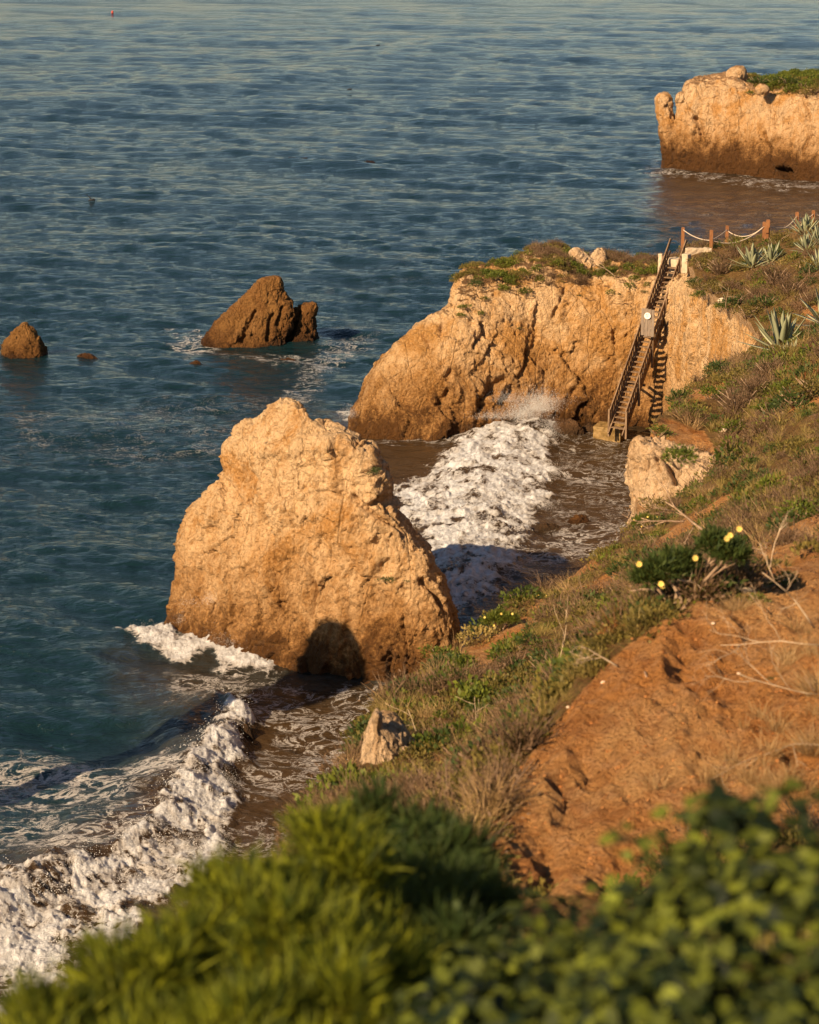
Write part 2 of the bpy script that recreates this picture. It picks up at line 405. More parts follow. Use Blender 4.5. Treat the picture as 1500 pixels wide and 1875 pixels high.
_A = np.zeros((len(_L) + 3,) * 2)
_R = np.sqrt((_la[:, None] - _la) ** 2 + (_ll[:, None] - _ll) ** 2)
_A[:-3, :-3] = _k(_R) ; _A[:-3, -3] = 1; _A[:-3, -2] = _la; _A[:-3, -1] = _ll; _A[-3:, :-3] = _A[:-3, -3:].T
_w = np.linalg.solve(_A, np.concatenate([_lt, [0, 0, 0]]))
def tdep(a, Y):
    a6 = np.asarray(a, float).ravel() * 6; l = np.log(np.asarray(Y, float).ravel())
    out = _w[-3] + _w[-2] * a6 + _w[-1] * l
    for i in range(len(_la)): out = out + _w[i] * np.sqrt((a6 - _la[i]) ** 2 + (l - _ll[i]) ** 2 + 2e-4)
    return out.reshape(np.shape(a))
EDGE = [(-350,2150,4),(-150,2030,5),(60,1940,6.5),(270,1830,9.5),(460,1680,14),(560,1560,18),(625,1445,22),(672,1330,26.5),(740,1265,29),(842,1184,32),(940,1124,37),(1044,1052,41.5),(1144,1002,45.5),(1172,980,49.5),
        (1182,915,52),(1172,840,55),(1168,822,57.5),(1195,780,61),(1228,754,65),(1285,700,75),(1340,672,82),(1372,655,87),(1392,628,90),(1388,603,93),(1330,560,100),(1280,528,106),(1262,486,110),(1248,455,118),(1235,440,130)]
_E = np.array(EDGE, float); _ea = a_of(_E[:, 0], _E[:, 1])
def a_edge(Y): return np.interp(Y, _E[:, 2], _ea)
def Y_back(a): return np.interp(a, [.10, .13, .17, .19, .4], [119, 120.5, 123.5, 125.5, 126])
def land_noise(X, Y):
    P = np.stack([X, Y, np.zeros_like(X)], -1).reshape(-1, 3)
    k = np.clip(P[:, 1] / 25, .35, 1.6)
    nr = sstep(21, 18, P[:, 1]); n = fbm(P * .55, 4, 31) * .16 * k * (1 - .7 * nr) - .03 * nr + fbm(P * 2.3, 3, 41, ridged=True) * .035 * k - .02 + nr * (fbm(P * np.array([2.6, .9, 1]) + .5 * fbm(P * 1.1, 2, 47)[:, None], 3, 43, .5, ridged=True) * .045 + fbm(P * np.array([1.3, .5, 1]), 3, 44, ridged=True) * .10 + fbm(P * 6, 3, 45, .6) * .026 + facet(P * 4.5, 48)[0] * .02)
    return n.reshape(X.shape)
def land_z(X, Y):
    X = np.asarray(X, float); Y = np.asarray(Y, float)
    Yc_ = np.maximum(Y, 4.3); Z = HC - tdep(X / Y, Yc_) * Yc_
    yb = Y_back(X / Y)
    Z = np.where(Y > yb, Z - (Y - yb) * 2.2, Z)
    return np.maximum(Z + land_noise(X, Y), -3)
def land_hit(px, py, y0=12.0, y1=124.0):
    """first point of the slope along each pixel's sight line, optionally beyond y0"""
    px = np.atleast_1d(np.asarray(px, float)); py = np.atleast_1d(np.asarray(py, float))
    dx, dy, dz = rays(px, py); a = dx / dy; t = -dz / dy
    Ys = np.exp(np.linspace(math.log(y0), math.log(y1), 420))
    tt = tdep(np.repeat(a[:, None], len(Ys), 1), np.repeat(Ys[None], len(a), 0))
    ok = (tt <= t[:, None]) & (a[:, None] > a_edge(Ys)[None] - .004)
    i = ok.argmax(1); Y = np.where(ok.any(1), Ys[i], np.nan)
    X = a * Y
    return np.stack([X, Y, land_z(np.nan_to_num(X, nan=1.), np.nan_to_num(Y, nan=20.))], -1)
DIRT = [ [(880,1640),(900,1490),(950,1410),(1050,1285),(1120,1205),(1210,1140),(1270,1105),(1380,1075),(1520,1040),(1620,1200),(1620,1520),(1300,1560),(1150,1640)],
         [(1330,1040),(1400,985),(1520,925),(1640,900),(1620,1080),(1400,1085)],
         [(840,1195),(930,1150),(990,1095),(1010,1110),(930,1190),(860,1240)],
         [(1050,1085),(1110,1050),(1165,1045),(1120,1095)],
         [(1175,800),(1215,765),(1290,790),(1320,840),(1250,835)],[(1255,720),(1330,695),(1320,722),(1265,740)],
         [(1430,745),(1510,700),(1520,730),(1440,757)],[(1215,975),(1330,905),(1350,915),(1240,1010),(1190,1000)],
         [(1060,1000),(1020,1090),(1100,1035)],[(880,1460),(1000,1370),(960,1450),(890,1520)],
         [(1480,590),(1450,555),(1500,545),(1530,590)] ]
def build_land():
    fine_px = np.arange(-60, 1560, 3.2)
    af = (fine_px - CX) / FPX * 1.04
    Y = np.concatenate([np.geomspace(1.2, 4, 24, endpoint=False), np.geomspace(4, 13, 140, endpoint=False), np.geomspace(13, 19.5, 400, endpoint=False), np.geomspace(19.5, 136, 520)])
    # columns: offset right of the brow; the brow follows a_edge(Y)
    w = np.concatenate([np.arange(0, .30, .0012), np.geomspace(.31, 1.6, 30)])
    A = a_edge(Y)[:, None] + w[None]
    YY = np.repeat(Y[:, None], len(w), 1); X = A * YY
    Z = land_z(X, YY)
    nsk = 46; k = np.linspace(1, 0, nsk, endpoint=False)       # skirt: sea cliff down from the brow
    out = np.interp(Y, [4, 40, 47, 50, 88, 90, 140], [.38, .38, .2, .05, .05, -.25, -.25])[:, None]
    Xs = X[:, :1] - (k[None] ** 1.0) * (Z[:, :1] + 3) * out - 0.12 * np.sqrt(k[None]) * np.sign(out); Ys = np.repeat(Y[:, None], nsk, 1)
    Zs = Z[:, :1] - k[None] * (Z[:, :1] + 3)
    P = np.stack([Xs, Ys, Zs], -1).reshape(-1, 3); dn = fbm(P * .7, 5, 61) * .28 + facet(P * .9, 66)[0] * .15
    fade = sstep(0, .12, np.repeat(k[None], len(Y), 0)).ravel()
    P[:, 0] -= (dn + .1) * fade * np.repeat(np.where(Y[:, None] > 88, 0.0, np.where(Y[:, None] > 48, .3, 1.)), nsk, 1).ravel(); P = P.reshape(len(Y), nsk, 3)
    G = np.concatenate([P, np.stack([X, YY, Z], -1)], 1)
    n, m = G.shape[:2]; V = G.reshape(-1, 3)
    idx = np.arange(n * m).reshape(n, m)
    Fc = np.stack([idx[:-1, :-1], idx[:-1, 1:], idx[1:, 1:], idx[1:, :-1]], -1).reshape(-1, 4)
    px, py, _ = proj(V); dirt = np.zeros(len(V))
    far = [V[:, 1] < 20, V[:, 1] > 17] + [V[:, 1] > 20] * 20
    for i, pl in enumerate(DIRT): dirt = np.maximum(dirt, poly_soft(px, py, pl, 14) * far[i])
    steep = (poly_soft(px, py, [(1160,812),(1330,838),(1350,850),(1330,930),(1250,975),(1160,1000)], 10) * (V[:, 1] > 54) * (V[:, 1] < 59)).reshape(n, m); steep[:, :nsk] = 1; steep[:, nsk] = .5
    me = np_mesh('sea_bluff', V, Fc, True, {'dirt': dirt, 'steep': steep.ravel()})
    o = obj('sea_bluff', me, M['ground']); tag(o, 'reddish brushy coastal slope falling away to the sea on the right', 'hillside', kind='structure')
    return V, dirt
LV, Ldirt = build_land()

# ------------------------------------------------------------------ rocks
ROCKV = {}
def loft_rows(rows, Yc, T, base_ext=60, n=40, pw=2.5, lean=0.0):
    """rows: (py, pxL, pxR); Yc(px): distance of the middle of the rock; T(py): half thickness"""
    rows = list(rows); top = rows[0][0]; l = rows[-1]
    rows.append((l[0] + base_ext, l[1] - base_ext * .1, l[2] + base_ext * .1))
    R = np.array(rows, float); yy = np.concatenate([np.arange(R[0, 0], R[-1, 0], 6.0), [R[-1, 0]]])
    L = np.interp(yy, R[:, 0], R[:, 1]); Rr = np.interp(yy, R[:, 0], R[:, 2])
    ph = np.linspace(0, 2 * np.pi, n, endpoint=False); c, s = np.cos(ph), np.sin(ph)
    sc = np.sign(c) * np.abs(c) ** (2 / pw); ss = np.sign(s) * np.abs(s) ** (2 / pw)
    V = []
    for y, a, b in zip(yy, L, Rr):
        A = at_Y(a, y, Yc(a)); B = at_Y(b, y, Yc(b)); mid = (A + B) / 2; h = (B - A) / 2
        t = T(y); perp = np.array([0, -1., 0])
        V.append(mid + sc[:, None] * h + ss[:, None] * perp * t)
    return grid_tube(np.array(V))
def grid_tube(V):
    r, n = V.shape[:2]; idx = np.arange(r * n).reshape(r, n)
    nx = np.roll(idx, -1, 1); Fq = np.stack([idx[:-1], idx[1:], nx[1:], nx[:-1]], -1).reshape(-1, 4)
    P = V.reshape(-1, 3); faces = [tuple(f) for f in Fq] + [tuple(idx[0]), tuple(idx[-1][::-1])]
    return [tuple(p) for p in P], faces
def loft_cols(st, n=30):
    """stations: (px, py_crest, Y_base_front, setback, depth[, bulge]) from left to right -> closed tube"""
    Sx = np.array([s[0] for s in st], float); xs = np.concatenate([np.arange(Sx[0], Sx[-1], 8.0), [Sx[-1]]])
    A = np.array([s[1:6] for s in st], float)
    I = [np.interp(xs, Sx, A[:, i]) for i in range(A.shape[1])]
    V = []
    for x, pc, yb, sb, dp in zip(xs, *I):
        ds = np.interp(x, [820, 850], [.20, 0]) if len(st) > 20 else 0
        yt = yb + sb; top = at_Y(x, pc, yt); zt = top[2]; a = top[0] / yt
        # side profile, going up the front, over the top, down the back
        prof = [(yb - .35, -2.0), (yb - .1, 0), (yb, zt * .12), (yb + sb * .15, zt * .3), (yb + sb * .35, zt * .55), (yb + sb * .6, zt * .8),
                (yb + sb * .85, zt * .94), (yt + .15, zt), (yt + dp * .3, max(-1.5, zt + .12 - ds * dp * .4)), (yt + dp * .65, max(-1.6, zt + .1 - ds * dp * .8)), (yt + dp, max(-1.7, zt - .1 - ds * dp * 1.2)),
                (yt + dp + .5, max(-1.8, (zt - ds * dp * 1.5) * .8)), (yt + dp + 1.2, max(-1.9, (zt - ds * dp * 1.5) * .4)), (yt + dp + 1.6, -2.0)]
        ring = [(a * yb * 1.0 + a * (y - yb), y, z) for y, z in prof]
        V.append(ring)
    return grid_tube(np.array(V))
def remesh(parts, voxel):
    vs, fs = [], []
    for v, f in parts:
        b = len(vs); vs += v; fs += [tuple(i + b for i in q) for q in f]
    me = bpy.data.meshes.new('tmp'); me.from_pydata(vs, [], fs); me.update()
    import bmesh
    bm = bmesh.new(); bm.from_mesh(me); bmesh.ops.recalc_face_normals(bm, faces=bm.faces); bm.to_mesh(me); bm.free()
    o = bpy.data.objects.new('tmp', me); COL.objects.link(o)
    md = o.modifiers.new('r', 'REMESH'); md.mode = 'VOXEL'; md.voxel_size = voxel
    sm = o.modifiers.new('s', 'SMOOTH'); sm.iterations = 3; sm.factor = .5
    dg = bpy.context.evaluated_depsgraph_get(); ev = o.evaluated_get(dg); m2 = ev.to_mesh()
    V = np.empty(len(m2.vertices) * 3, np.float32); m2.vertices.foreach_get('co', V)
    N = np.empty(len(m2.vertices) * 3, np.float32); m2.vertices.foreach_get('normal', N)
    Lp = np.empty(len(m2.loops), np.int32); m2.loops.foreach_get('vertex_index', Lp)
    ev.to_mesh_clear(); bpy.data.objects.remove(o); bpy.data.meshes.remove(me)
    return V.reshape(-1, 3).astype(float), N.reshape(-1, 3).astype(float), Lp.reshape(-1, 4)
def make_rock(name, parts, voxel, mat, amp=1.0, seed=1, flute=0.0, cracks=(), size=1.0, parent=None, lump=1.0):
    V, N, Fc = remesh(parts, voxel)
    P = V / size
    warp = np.stack([fbm(P * .9, 3, seed + 5), fbm(P * .9 + 9, 3, seed + 6), fbm(P * .9 + 31, 3, seed + 7)], -1) * .35
    Q = P + warp; Qs = Q * np.array([1, 1, .55])
    d = (fbm(P * .32, 3, seed) * .30 - .10) * lump
    f1, e1 = facet(Qs * .55, seed + 1); d += f1 * .26
    f2, e2 = facet(Qs * 1.5 + 5, seed + 2); d += f2 * .13
    f3, e3 = facet(Q * 3.8 + 7, seed + 3); d += f3 * .075
    d += fbm(Q * 2.0, 5, seed + 4, .6, ridged=True) * .05 + fbm(Q * 6.5, 3, seed + 14, .6, ridged=True) * .028
    cm = sstep(-.1, .5, fbm(P * .5, 3, seed + 12)); d -= (np.exp(-(e1 / .03) ** 2) * .13 + np.exp(-(e2 / .05) ** 2) * .05) * cm
    if flute: d += fbm(Q * np.array([1.1, 1.1, .16]), 4, seed + 8, .55, ridged=True) * flute
    d *= amp * size
    if cracks:
        px, py, dep = proj(V)
        for line, wpx, depth in cracks:
            jx = fbm(V * 1.7, 3, seed + 9) * wpx * 1.2
            r, fr, side = seg_dist(px + jx, py + jx * .6, line)
            d -= depth * np.exp(-(r / wpx) ** 2) * sstep(0, .12, fr) * sstep(1, .88, fr)
    V = V + N * d[:, None]
    me = np_mesh(name, V, Fc, True)
    o = obj(name, me, mat, parent); ROCKV[name] = V
    return o

# the big stack in front
hero_rows = [(736,508,536),(744,482,552),(758,470,566),(775,460,572),(790,446,590),(800,436,622),(815,414,652),(828,408,676),(845,408,678),(860,412,680),(880,408,700),(895,382,706),(910,362,702),
 (925,352,722),(945,344,744),(965,338,756),(985,330,770),(1010,327,792),(1050,324,806),(1090,323,828),(1130,326,842),(1155,312,850),(1175,306,852),(1200,320,850),(1240,340,835),(1270,350,800)]
Yh = lambda px: np.interp(px, [300, 480, 640, 860], [83.6, 82.2, 78.2, 77.4])
Th = lambda y: np.interp(y, [740, 800, 900, 1050, 1200, 1330], [.45, 1.0, 1.7, 2.3, 2.9, 3.3])
hero = make_rock('sea_stack', [loft_rows(hero_rows, Yh, Th)], .055, M['hero'], .85, 11, .03, cracks=[
    ([(636,902),(668,930),(700,952),(748,968)], 5, .45), ([(668,930),(700,915),(716,925)], 4, .3), ([(575,900),(636,902)], 3, .12),
    ([(505,1070),(512,1095),(510,1130)], 3, .22), ([(420,930),(424,1000)], 3, .15), ([(690,1180),(715,1205),(708,1260)], 4, .3), ([(650,1190),(660,1260)], 3, .25),
    ([(770,1060),(800,1090),(815,1115)], 6, .35), ([(560,1020),(575,1090),(570,1140)], 3, .2), ([(735,1130),(745,1215)], 3, .22), ([(385,1100),(375,1180)], 4, .25)])
tag(hero, 'huge pale sandstone stack rising from the surf nearest the slope', 'sea stack')

# the promontory with the stairs
prom_st = [(648,772,113.6,.6,.8),(656,748,113.5,.9,2),(668,725,113.4,1.2,3),(680,696,113.3,1.5,4),(700,662,113.1,2.0,5),(725,640,113,2.3,5.5),(745,622,112.9,2.5,6),(770,598,112.8,2.9,6),(800,580,112.7,3.1,6),(828,564,112.8,3.2,6),
 (838,535,113.0,3.4,6),(860,524,113.2,3.4,6),(890,520,113.6,3.4,6.2),(930,516,114,3.2,6.4),(960,502,114.5,3.2,6.6),(990,488,115,3,7),(1020,488,115.3,2.8,7),(1045,503,115.3,2.6,7),
 (1090,512,115.3,2.4,7),(1130,508,115.3,2.2,7),(1190,515,115.2,2.0,7),(1225,520,114.0,1.8,8),(1265,532,107.5,1.6,10),(1318,563,101.0,1.6,14),(1378,605,94,1.4,18),(1420,640,89,1.3,20),(1500,640,85,1.3,26)]
prom = make_rock('stair_promontory', [loft_cols(prom_st)], .07, M['prom'], .58, 23, .13, lump=.6, cracks=[
    ([(870,760),(905,700),(930,690)], 7, 0.42), ([(920,745),(935,700)], 7, 0.49), ([(948,705),(968,660),(962,640)], 5, 0.32), ([(818,700),(828,672)], 5, 0.35), ([(858,640),(885,612),(880,590)], 5, 0.32),
    ([(810,590),(806,620)], 4, 0.28), ([(795,745),(825,710)], 6, 0.35), ([(1120,630),(1132,600)], 5, 0.28), ([(1040,740),(1065,690)], 6, 0.24), ([(1010,590),(1022,560),(1040,520)], 5, 0.21), ([(985,560),(975,640)], 5, 0.21), ([(775,610),(790,640)], 4,.3)])
tag(prom, 'long pale sandstone promontory carrying the wooden stairs', 'headland')

# far headland
far_st = [(1218,262,222,.5,1.5),(1226,246,221.5,.6,3),(1240,228,221,.8,4),(1250,200,220.5,1,5),(1258,166,220,1.2,6),(1270,159,219.6,1.6,7),(1290,156,219,2.2,8),(1320,151,218,3,9),(1345,150,217,3.4,10),(1372,163,216,3.6,11),
          (1400,172,215,3.6,12),(1430,168,214,3.6,13),(1470,163,213,3.6,14),(1520,168,211,3.8,15),(1620,165,207,4,16)]
sp1 = loft_rows([(174,1210,1221),(180,1207,1225),(190,1207,1227),(205,1208,1230),(220,1209,1236),(240,1211,1244),(270,1213,1250),(300,1215,1256)], lambda p: 222.5, lambda y: np.interp(y, [171, 300], [.5, 1.4]), 20, 24)
sp2 = loft_rows([(171,1243,1250),(176,1240,1253),(184,1239,1254),(200,1241,1256),(230,1240,1262),(300,1236,1270)], lambda p: 221.8, lambda y: np.interp(y, [168, 300], [.5, 1.6]), 20, 24)
farh = make_rock('far_headland', [loft_cols(far_st), sp1, sp2], .10, M['far'], .62, 37, .16, size=1.25, lump=.3, cracks=[
    ([(1275,210),(1282,240),(1284,250)], 4, .7), ([(1404,185),(1420,215),(1424,240)], 4, .5), ([(1425,304),(1440,320),(1452,310)], 7, 1.4), ([(1480,190),(1485,225)], 4, .5), ([(1470,290),(1495,230)], 4, .4), ([(1400,240),(1420,290)], 3, .5)])
tag(farh, 'pale sandstone headland with two stubby spires across the cove', 'headland')

# dark sea rocks
sr1 = loft_rows([(512,484,512),(520,468,514),(535,455,515),(548,442,524),(556,436,534),(572,418,540),(590,396,540),(610,382,535),(630,370,530),(645,368,528)], lambda p: 137.3, lambda y: np.interp(y, [512, 640], [.3, 1.8]), 30, 30, 2.0)
sr2 = loft_rows([(558,562,576),(562,542,579),(575,536,576),(590,530,575),(610,522,578),(634,516,578),(645,514,580)], lambda p: 137.9, lambda y: np.interp(y, [558, 640], [.35, 1.2]), 30, 26, 2.2)
o = make_rock('sea_rock', [sr1, sr2], .04, M['dark'], .5, 51, .2, size=.8, lump=.4, cracks=[([(548,560),(538,600),(522,632)], 4, .5), ([(470,560),(452,600),(440,632)], 4, .35), ([(500,570),(488,628)], 4, .3), ([(520,560),(505,600)], 3, .25)])
tag(o, 'dark brown fin shaped sea rock with a cleft second lump on its right side', 'rock')
lr = loft_rows([(595,38,46),(602,26,62),(612,18,72),(622,12,78),(636,7,84),(648,5,86),(660,2,88)], lambda p: 132.5, lambda y: np.interp(y, [595, 650], [.3, 1.1]), 24, 24, 2.1)
o = make_rock('sea_rock', [lr], .05, M['dark'], .8, 61, .08, size=.7); tag(o, 'small dark hump shaped sea rock alone at the far left edge', 'rock')
def low_rock(px, py, wpx, hm, mat, label, seed, name='low_rock'):
    c = at_Z(px, py); w = wpx * 28 / (py + 250) / 2; v = []
    hs = [(-.6, 1.15), (0, 1.0), (.5, .78), (.85, .45), (1.0, .12)]
    ph = np.linspace(0, 2 * np.pi, 22, endpoint=False)
    for hz, r in hs: v.append(np.stack([c[0] + w * r * np.cos(ph), c[1] + .3 + w * .55 * r * np.sin(ph), np.full(22, hz * hm) + .05 * np.cos(ph * 2 + seed)], -1))
    o = make_rock(name, [grid_tube(np.array(v[::-1]))], max(.03, w / 25), mat, .75, seed, .0, size=max(.3, w * .35))
    return tag(o, label, 'rock')
low_rock(158, 662, 52, .34, M['dark'], 'low flat brown rock awash just right of the left sea rock', 71)
low_rock(358, 671, 34, .26, M['dark'], 'tiny brown rock awash left of the big sea rock foot', 72)
low_rock(525, 663, 44, .14, M['dark'], 'nearly submerged brown rock in front of the big sea rock', 73)
low_rock(1060, 962, 52, .42, M['dark'], 'rusty boulder breaking the surface in the shallows beside the surf', 74)
low_rock(1005, 972, 60, .25, M['wetrock'], 'black wet low boulder left of the rusty one in the shallows', 75)
low_rock(1040, 800, 70, .85, M['wetrock'], 'big black wet boulder at the promontory foot beside the footing', 76)
low_rock(1002, 812, 26, .5, M['wetrock'], 'small black boulder poking out of the surf below the promontory', 77)
low_rock(450, 1352, 34, .35, M['wetrock'], 'dark wet boulder under the curl of the near wave', 78)
low_rock(1082, 795, 44, .5, M['wetrock'], 'low dark boulder touching the left side of the stair footing', 79)
low_rock(672, 774, 56, .7, M['dark'], 'brown broken rock at the left tip of the promontory', 80)

# pale outcrops on the slope
oc_rows = [(814,1176,1194),(822,1166,1222),(832,1163,1246),(842,1164,1288),(856,1163,1312),(876,1161,1330),(900,1164,1335),(930,1167,1335),(965,1170,1330),(1010,1172,1320)]
oc = make_rock('cliff_outcrop', [loft_rows(oc_rows, lambda p: np.interp(p, [1160, 1330], [58.0, 57.4]), lambda y: np.interp(y, [814, 900, 1000], [.8, 1.5, 2.2]), 60, 30, 2.8)], .045, M['out'], .8, 81, .12, size=.8, cracks=[([(1222,830),(1232,870),(1238,890)], 5, .5), ([(1205,840),(1212,868)], 4, .3)])
tag(oc, 'pale crumbly rock face jutting below the green slope right of the shallows', 'rock outcrop')
o2 = make_rock('cliff_outcrop', [loft_rows([(1320,684,712),(1330,680,734),(1345,672,744),(1365,668,748),(1390,667,748),(1420,667,740),(1450,667,735)], lambda p: np.interp(p, [660, 740], [23.2, 23.5]), lambda y: np.interp(y, [1320, 1450], [.4, .9]), 40, 24, 2.6),
     loft_rows([(1303,686,692),(1310,684,698),(1330,682,700),(1345,680,702)], lambda p: 23.1, lambda y: .12, 20, 16, 2.2)], .016, M['out'], .5, 91, .05, size=.33)
tag(o2, 'small pale rock face at the slope edge above the near wave', 'rock outcrop')

# unseen shadow caster added out to the left, shaped to shade the big stack
_b = at_Y(572, 1200, 76.5); _q = Vector(_b) + S * 24.0
sv = []
for z, r in [(-2, 1.7), (1, 1.2), (4, .7), (_q.z - 3.0, .6), (_q.z - 1.6, 1.25), (_q.z - .3, 1.35), (_q.z + .8, 1.1), (_q.z + 1.4, .5)]:
    ph = np.linspace(0, 2 * np.pi, 26, endpoint=False); sv.append(np.stack([_q.x + r * np.cos(ph), _q.y + r * .8 * np.sin(ph), np.full(26, z)], -1))
o = make_rock('sea_stack', [grid_tube(np.array(sv[::-1]))], .12, M['hero'], .5, 95, .1)
tag(o, 'unseen sandstone needle added out to the left to shade the big stack', 'sea stack')

# ------------------------------------------------------------------ sea
SURF_MID = [(955,752),(1000,742),(1028,762),(1014,800),(1010,840),(1018,870),(1000,925),(975,950),(962,1000),(930,1040),(915,1085),(870,1112),(820,1125),(770,1010),(715,930),(725,895),(780,872),(800,850),(838,818),(870,785),(905,768)]
SURF_NEAR = [(430,1290),(462,1315),(440,1345),(450,1385),(430,1420),(432,1480),(405,1530),(412,1580),(370,1625),(335,1640),(262,1680),(245,1740),(160,1800),(120,1850),(-60,1960),(-220,1960),(-160,1660),(0,1600),(40,1640),(100,1612),(140,1585),(185,1600),(220,1560),(270,1530),(300,1480),(325,1440),(345,1400),(400,1340)]
CREST_NEAR = [(470,1300),(430,1310),(395,1350),(350,1400),(325,1450),(290,1510),(225,1565),(150,1600),(60,1650),(-60,1710),(-200,1760)]
CREST_MID = [(1030,745),(985,765),(960,800),(930,840),(900,880),(890,930),(885,980),(860,1030),(840,1070)]
def build_sea():
    pyl = np.concatenate([np.arange(1990, 1100, -2.2), np.arange(1100, -60, -1.35)])
    Y = at_Z(750, pyl)[:, 1]
    Y = np.concatenate([np.linspace(12, Y[0] - .5, 24), Y, np.geomspace(Y[-1] * 1.01, 9000, 60)])
    a = np.concatenate([-np.geomspace(3, .206, 30), (np.arange(-40, 1545, 2.0) - CX) / FPX * 1.04, np.geomspace(.208, 3, 30)])
    YY, AA = np.meshgrid(Y, a, indexing='ij'); X = AA * YY
    dY = np.gradient(Y)[:, None] + 0 * X; dX = np.maximum(np.gradient(a)[None] * YY, 1e-3)
    x, y = X.ravel(), YY.ravel(); sp = np.maximum(dY.ravel(), dX.ravel())
    z = np.zeros(len(x)); r = np.random.default_rng(5)
    lams = np.exp(r.uniform(math.log(.55), math.log(9), 92)); lams = np.concatenate([lams, [17, 24, 38]])
    P2 = np.stack([x, y, 0 * x], -1)
    gust = .85 + .4 * vnoise(P2 / 26, 3) + .3 * vnoise(P2 / 9, 4)
    for l in lams:
        th = math.radians(r.normal(254, 27)); k = 2 * math.pi / l
        am = .0036 * l * (1.1 if l < 2.2 else .9) if l < 12 else .0030 * l
        fade = sstep(2.2, 4.5, l / sp)
        phs = k * (x * math.cos(th) + y * math.sin(th)) + r.uniform(0, 6.28)
        if l < 12: phs = phs + 1.3 * np.sin(k * .23 * (x * math.sin(th) - y * math.cos(th)) + r.uniform(0, 6))
        s = np.sin(phs); z += am * fade * (s + .25 * np.cos(2 * phs)) * (gust if l < 12 else 1)
    px, py, _ = proj(np.stack([x, y, 0 * x], -1))
    inv = (px > -400) & (px < 1900) & (py > -80) & (py < 2300)
    z = z * (1 - .8 * np.clip(poly_soft(px, py, SURF_MID, 40) + poly_soft(px, py, SURF_NEAR, 40), 0, 1))
    # long swell lines seen far out
    swl = [([(-100,215),(250,165),(480,150),(760,90),(1000,60)], .55, 9), ([(200,310),(500,290),(640,300),(900,290),(1150,300)], .35, 6), ([(-100,470),(300,460),(600,430)], .25, 5)]
    for ln, hgt, wd in swl:
        Wl = at_Z([p[0] for p in ln], [p[1] for p in ln])[:, :2]
        d, fr, sd = seg_dist(x, y, Wl); z += hgt * np.exp(-(d / wd) ** 2) * sstep(0, .2, fr) * sstep(1, .8, fr)
    # breakers: gentle back, steep front
    foam = np.zeros(len(x)); crestz = np.zeros(len(x))
    for ln, hgt, bk, ft in ((CREST_NEAR, .85, 2.3, .9), (CREST_MID, .5, 3.0, 1.2)):
        Wl = at_Z([p[0] for p in ln], [p[1] for p in ln])[:, :2]
        wob = fbm(P2 * .35, 3, 77) * .5
        d, fr, sd = seg_dist(x + wob, y, Wl)
        far = d > 12
        h = hgt * np.exp(-(d / np.where(sd > 0, ft, bk)) ** 2) * sstep(0, .12, fr) * (.75 + .35 * vnoise(P2 * .45, 9))
        z += np.where(far, 0, h); crestz += np.where(far, 0, h)
    # whitewater
    ww = np.zeros(len(x)); m = inv
    jx = np.zeros(len(x)); jy = np.zeros(len(x))
    Pm = P2[m]; jx[m] = fbm(Pm * .8, 4, 5) * 22; jy[m] = fbm(Pm * .8 + 40, 4, 6) * 16
    pxx, pyy = px + jx, py + jy
    def paint(poly, wdt, val):
        f = np.zeros(len(x)); f[m] = poly_soft(pxx[m], pyy[m], poly, wdt) * val; return f
    a1 = paint(SURF_MID, 24, 1.0); a2 = paint(SURF_NEAR, 22, 1.0); ww = np.maximum(a1, a2)
    foam = np.zeros(len(x)); foam[m] = (ww * .95)[m] * np.clip(.70 + .75 * fbm((Pm + 1.2 * fbm(Pm * .5, 3, 97)[:, None]) * np.array([.85, .55, 1]), 5, 93, .62) + .10 * sstep(.5, 1, ww[m]), .30, 1.05)
    soft = [([(215,1160),(262,1140),(320,1150),(330,1180),(370,1165),(400,1150),(430,1140),(470,1150),(500,1175),(520,1220),(500,1240),(430,1235),(390,1205),(330,1208),(280,1195)], 12, .8),
            ([(640,745),(660,740),(655,775),(615,770)], 10, .5), ([(640,776),(760,786),(880,778),(905,762),(915,800),(830,815),(700,812),(640,800)], 12, .36),
            ([(-40,1370),(120,1375),(250,1400),(330,1400),(330,1440),(250,1470),(120,1500),(-40,1480)], 22, .40), ([(-40,1500),(200,1480),(290,1480),(250,1560),(100,1600),(-40,1590)], 22, .34),
            ([(300,1240),(400,1215),(560,1250),(650,1300),(700,1290),(740,1265),(700,1340),(600,1360),(480,1330),(400,1300),(300,1290)], 20, .34),
            ([(450,1370),(560,1330),(690,1310),(690,1430),(560,1440),(450,1470),(430,1500)], 20, .36), ([(400,1500),(620,1440),(640,1540),(480,1640),(380,1650)], 22, .31),
            ([(590,1260),(720,1255),(745,1275),(700,1320),(600,1330)], 14, .34), ([(330,1660),(480,1560),(420,1700),(250,1800)], 20, .4),
            ([(1020,780),(1160,790),(1180,860),(1165,960),(1120,1000),(1000,1060),(900,1120),(870,1170),(835,1130),(960,1010),(1010,930)], 20, .27),
            ([(1010,850),(1170,880),(1170,900),(1010,880)], 10, .34), ([(920,1000),(1170,940),(1150,1010),(1050,1030),(920,1060)], 14, .36),
            ([(560,650),(620,600),(700,590),(690,640),(600,700),(580,760),(540,800),(480,760)], 24, .30), ([(300,600),(372,605),(400,640),(600,655),(590,680),(330,650)], 14, .36),
            ([(1180,300),(1216,302),(1330,316),(1500,330),(1560,345),(1560,362),(1400,345),(1230,322),(1180,320)], 8, .32), ([(1200,370),(1560,350),(1560,430),(1300,430),(1200,420)], 14, .20),
            ([(1100,120),(1180,200),(1210,200),(1210,280),(1150,280)], 20, .16), ([(0,740),(500,700),(560,820),(300,880),(100,850),(0,860)], 40, .22), ([(500,490),(800,460),(850,520),(600,560)], 20, .16),
            ([(560,1150),(700,1000),(850,1150),(900,1180),(820,1200)], 20, .33)]
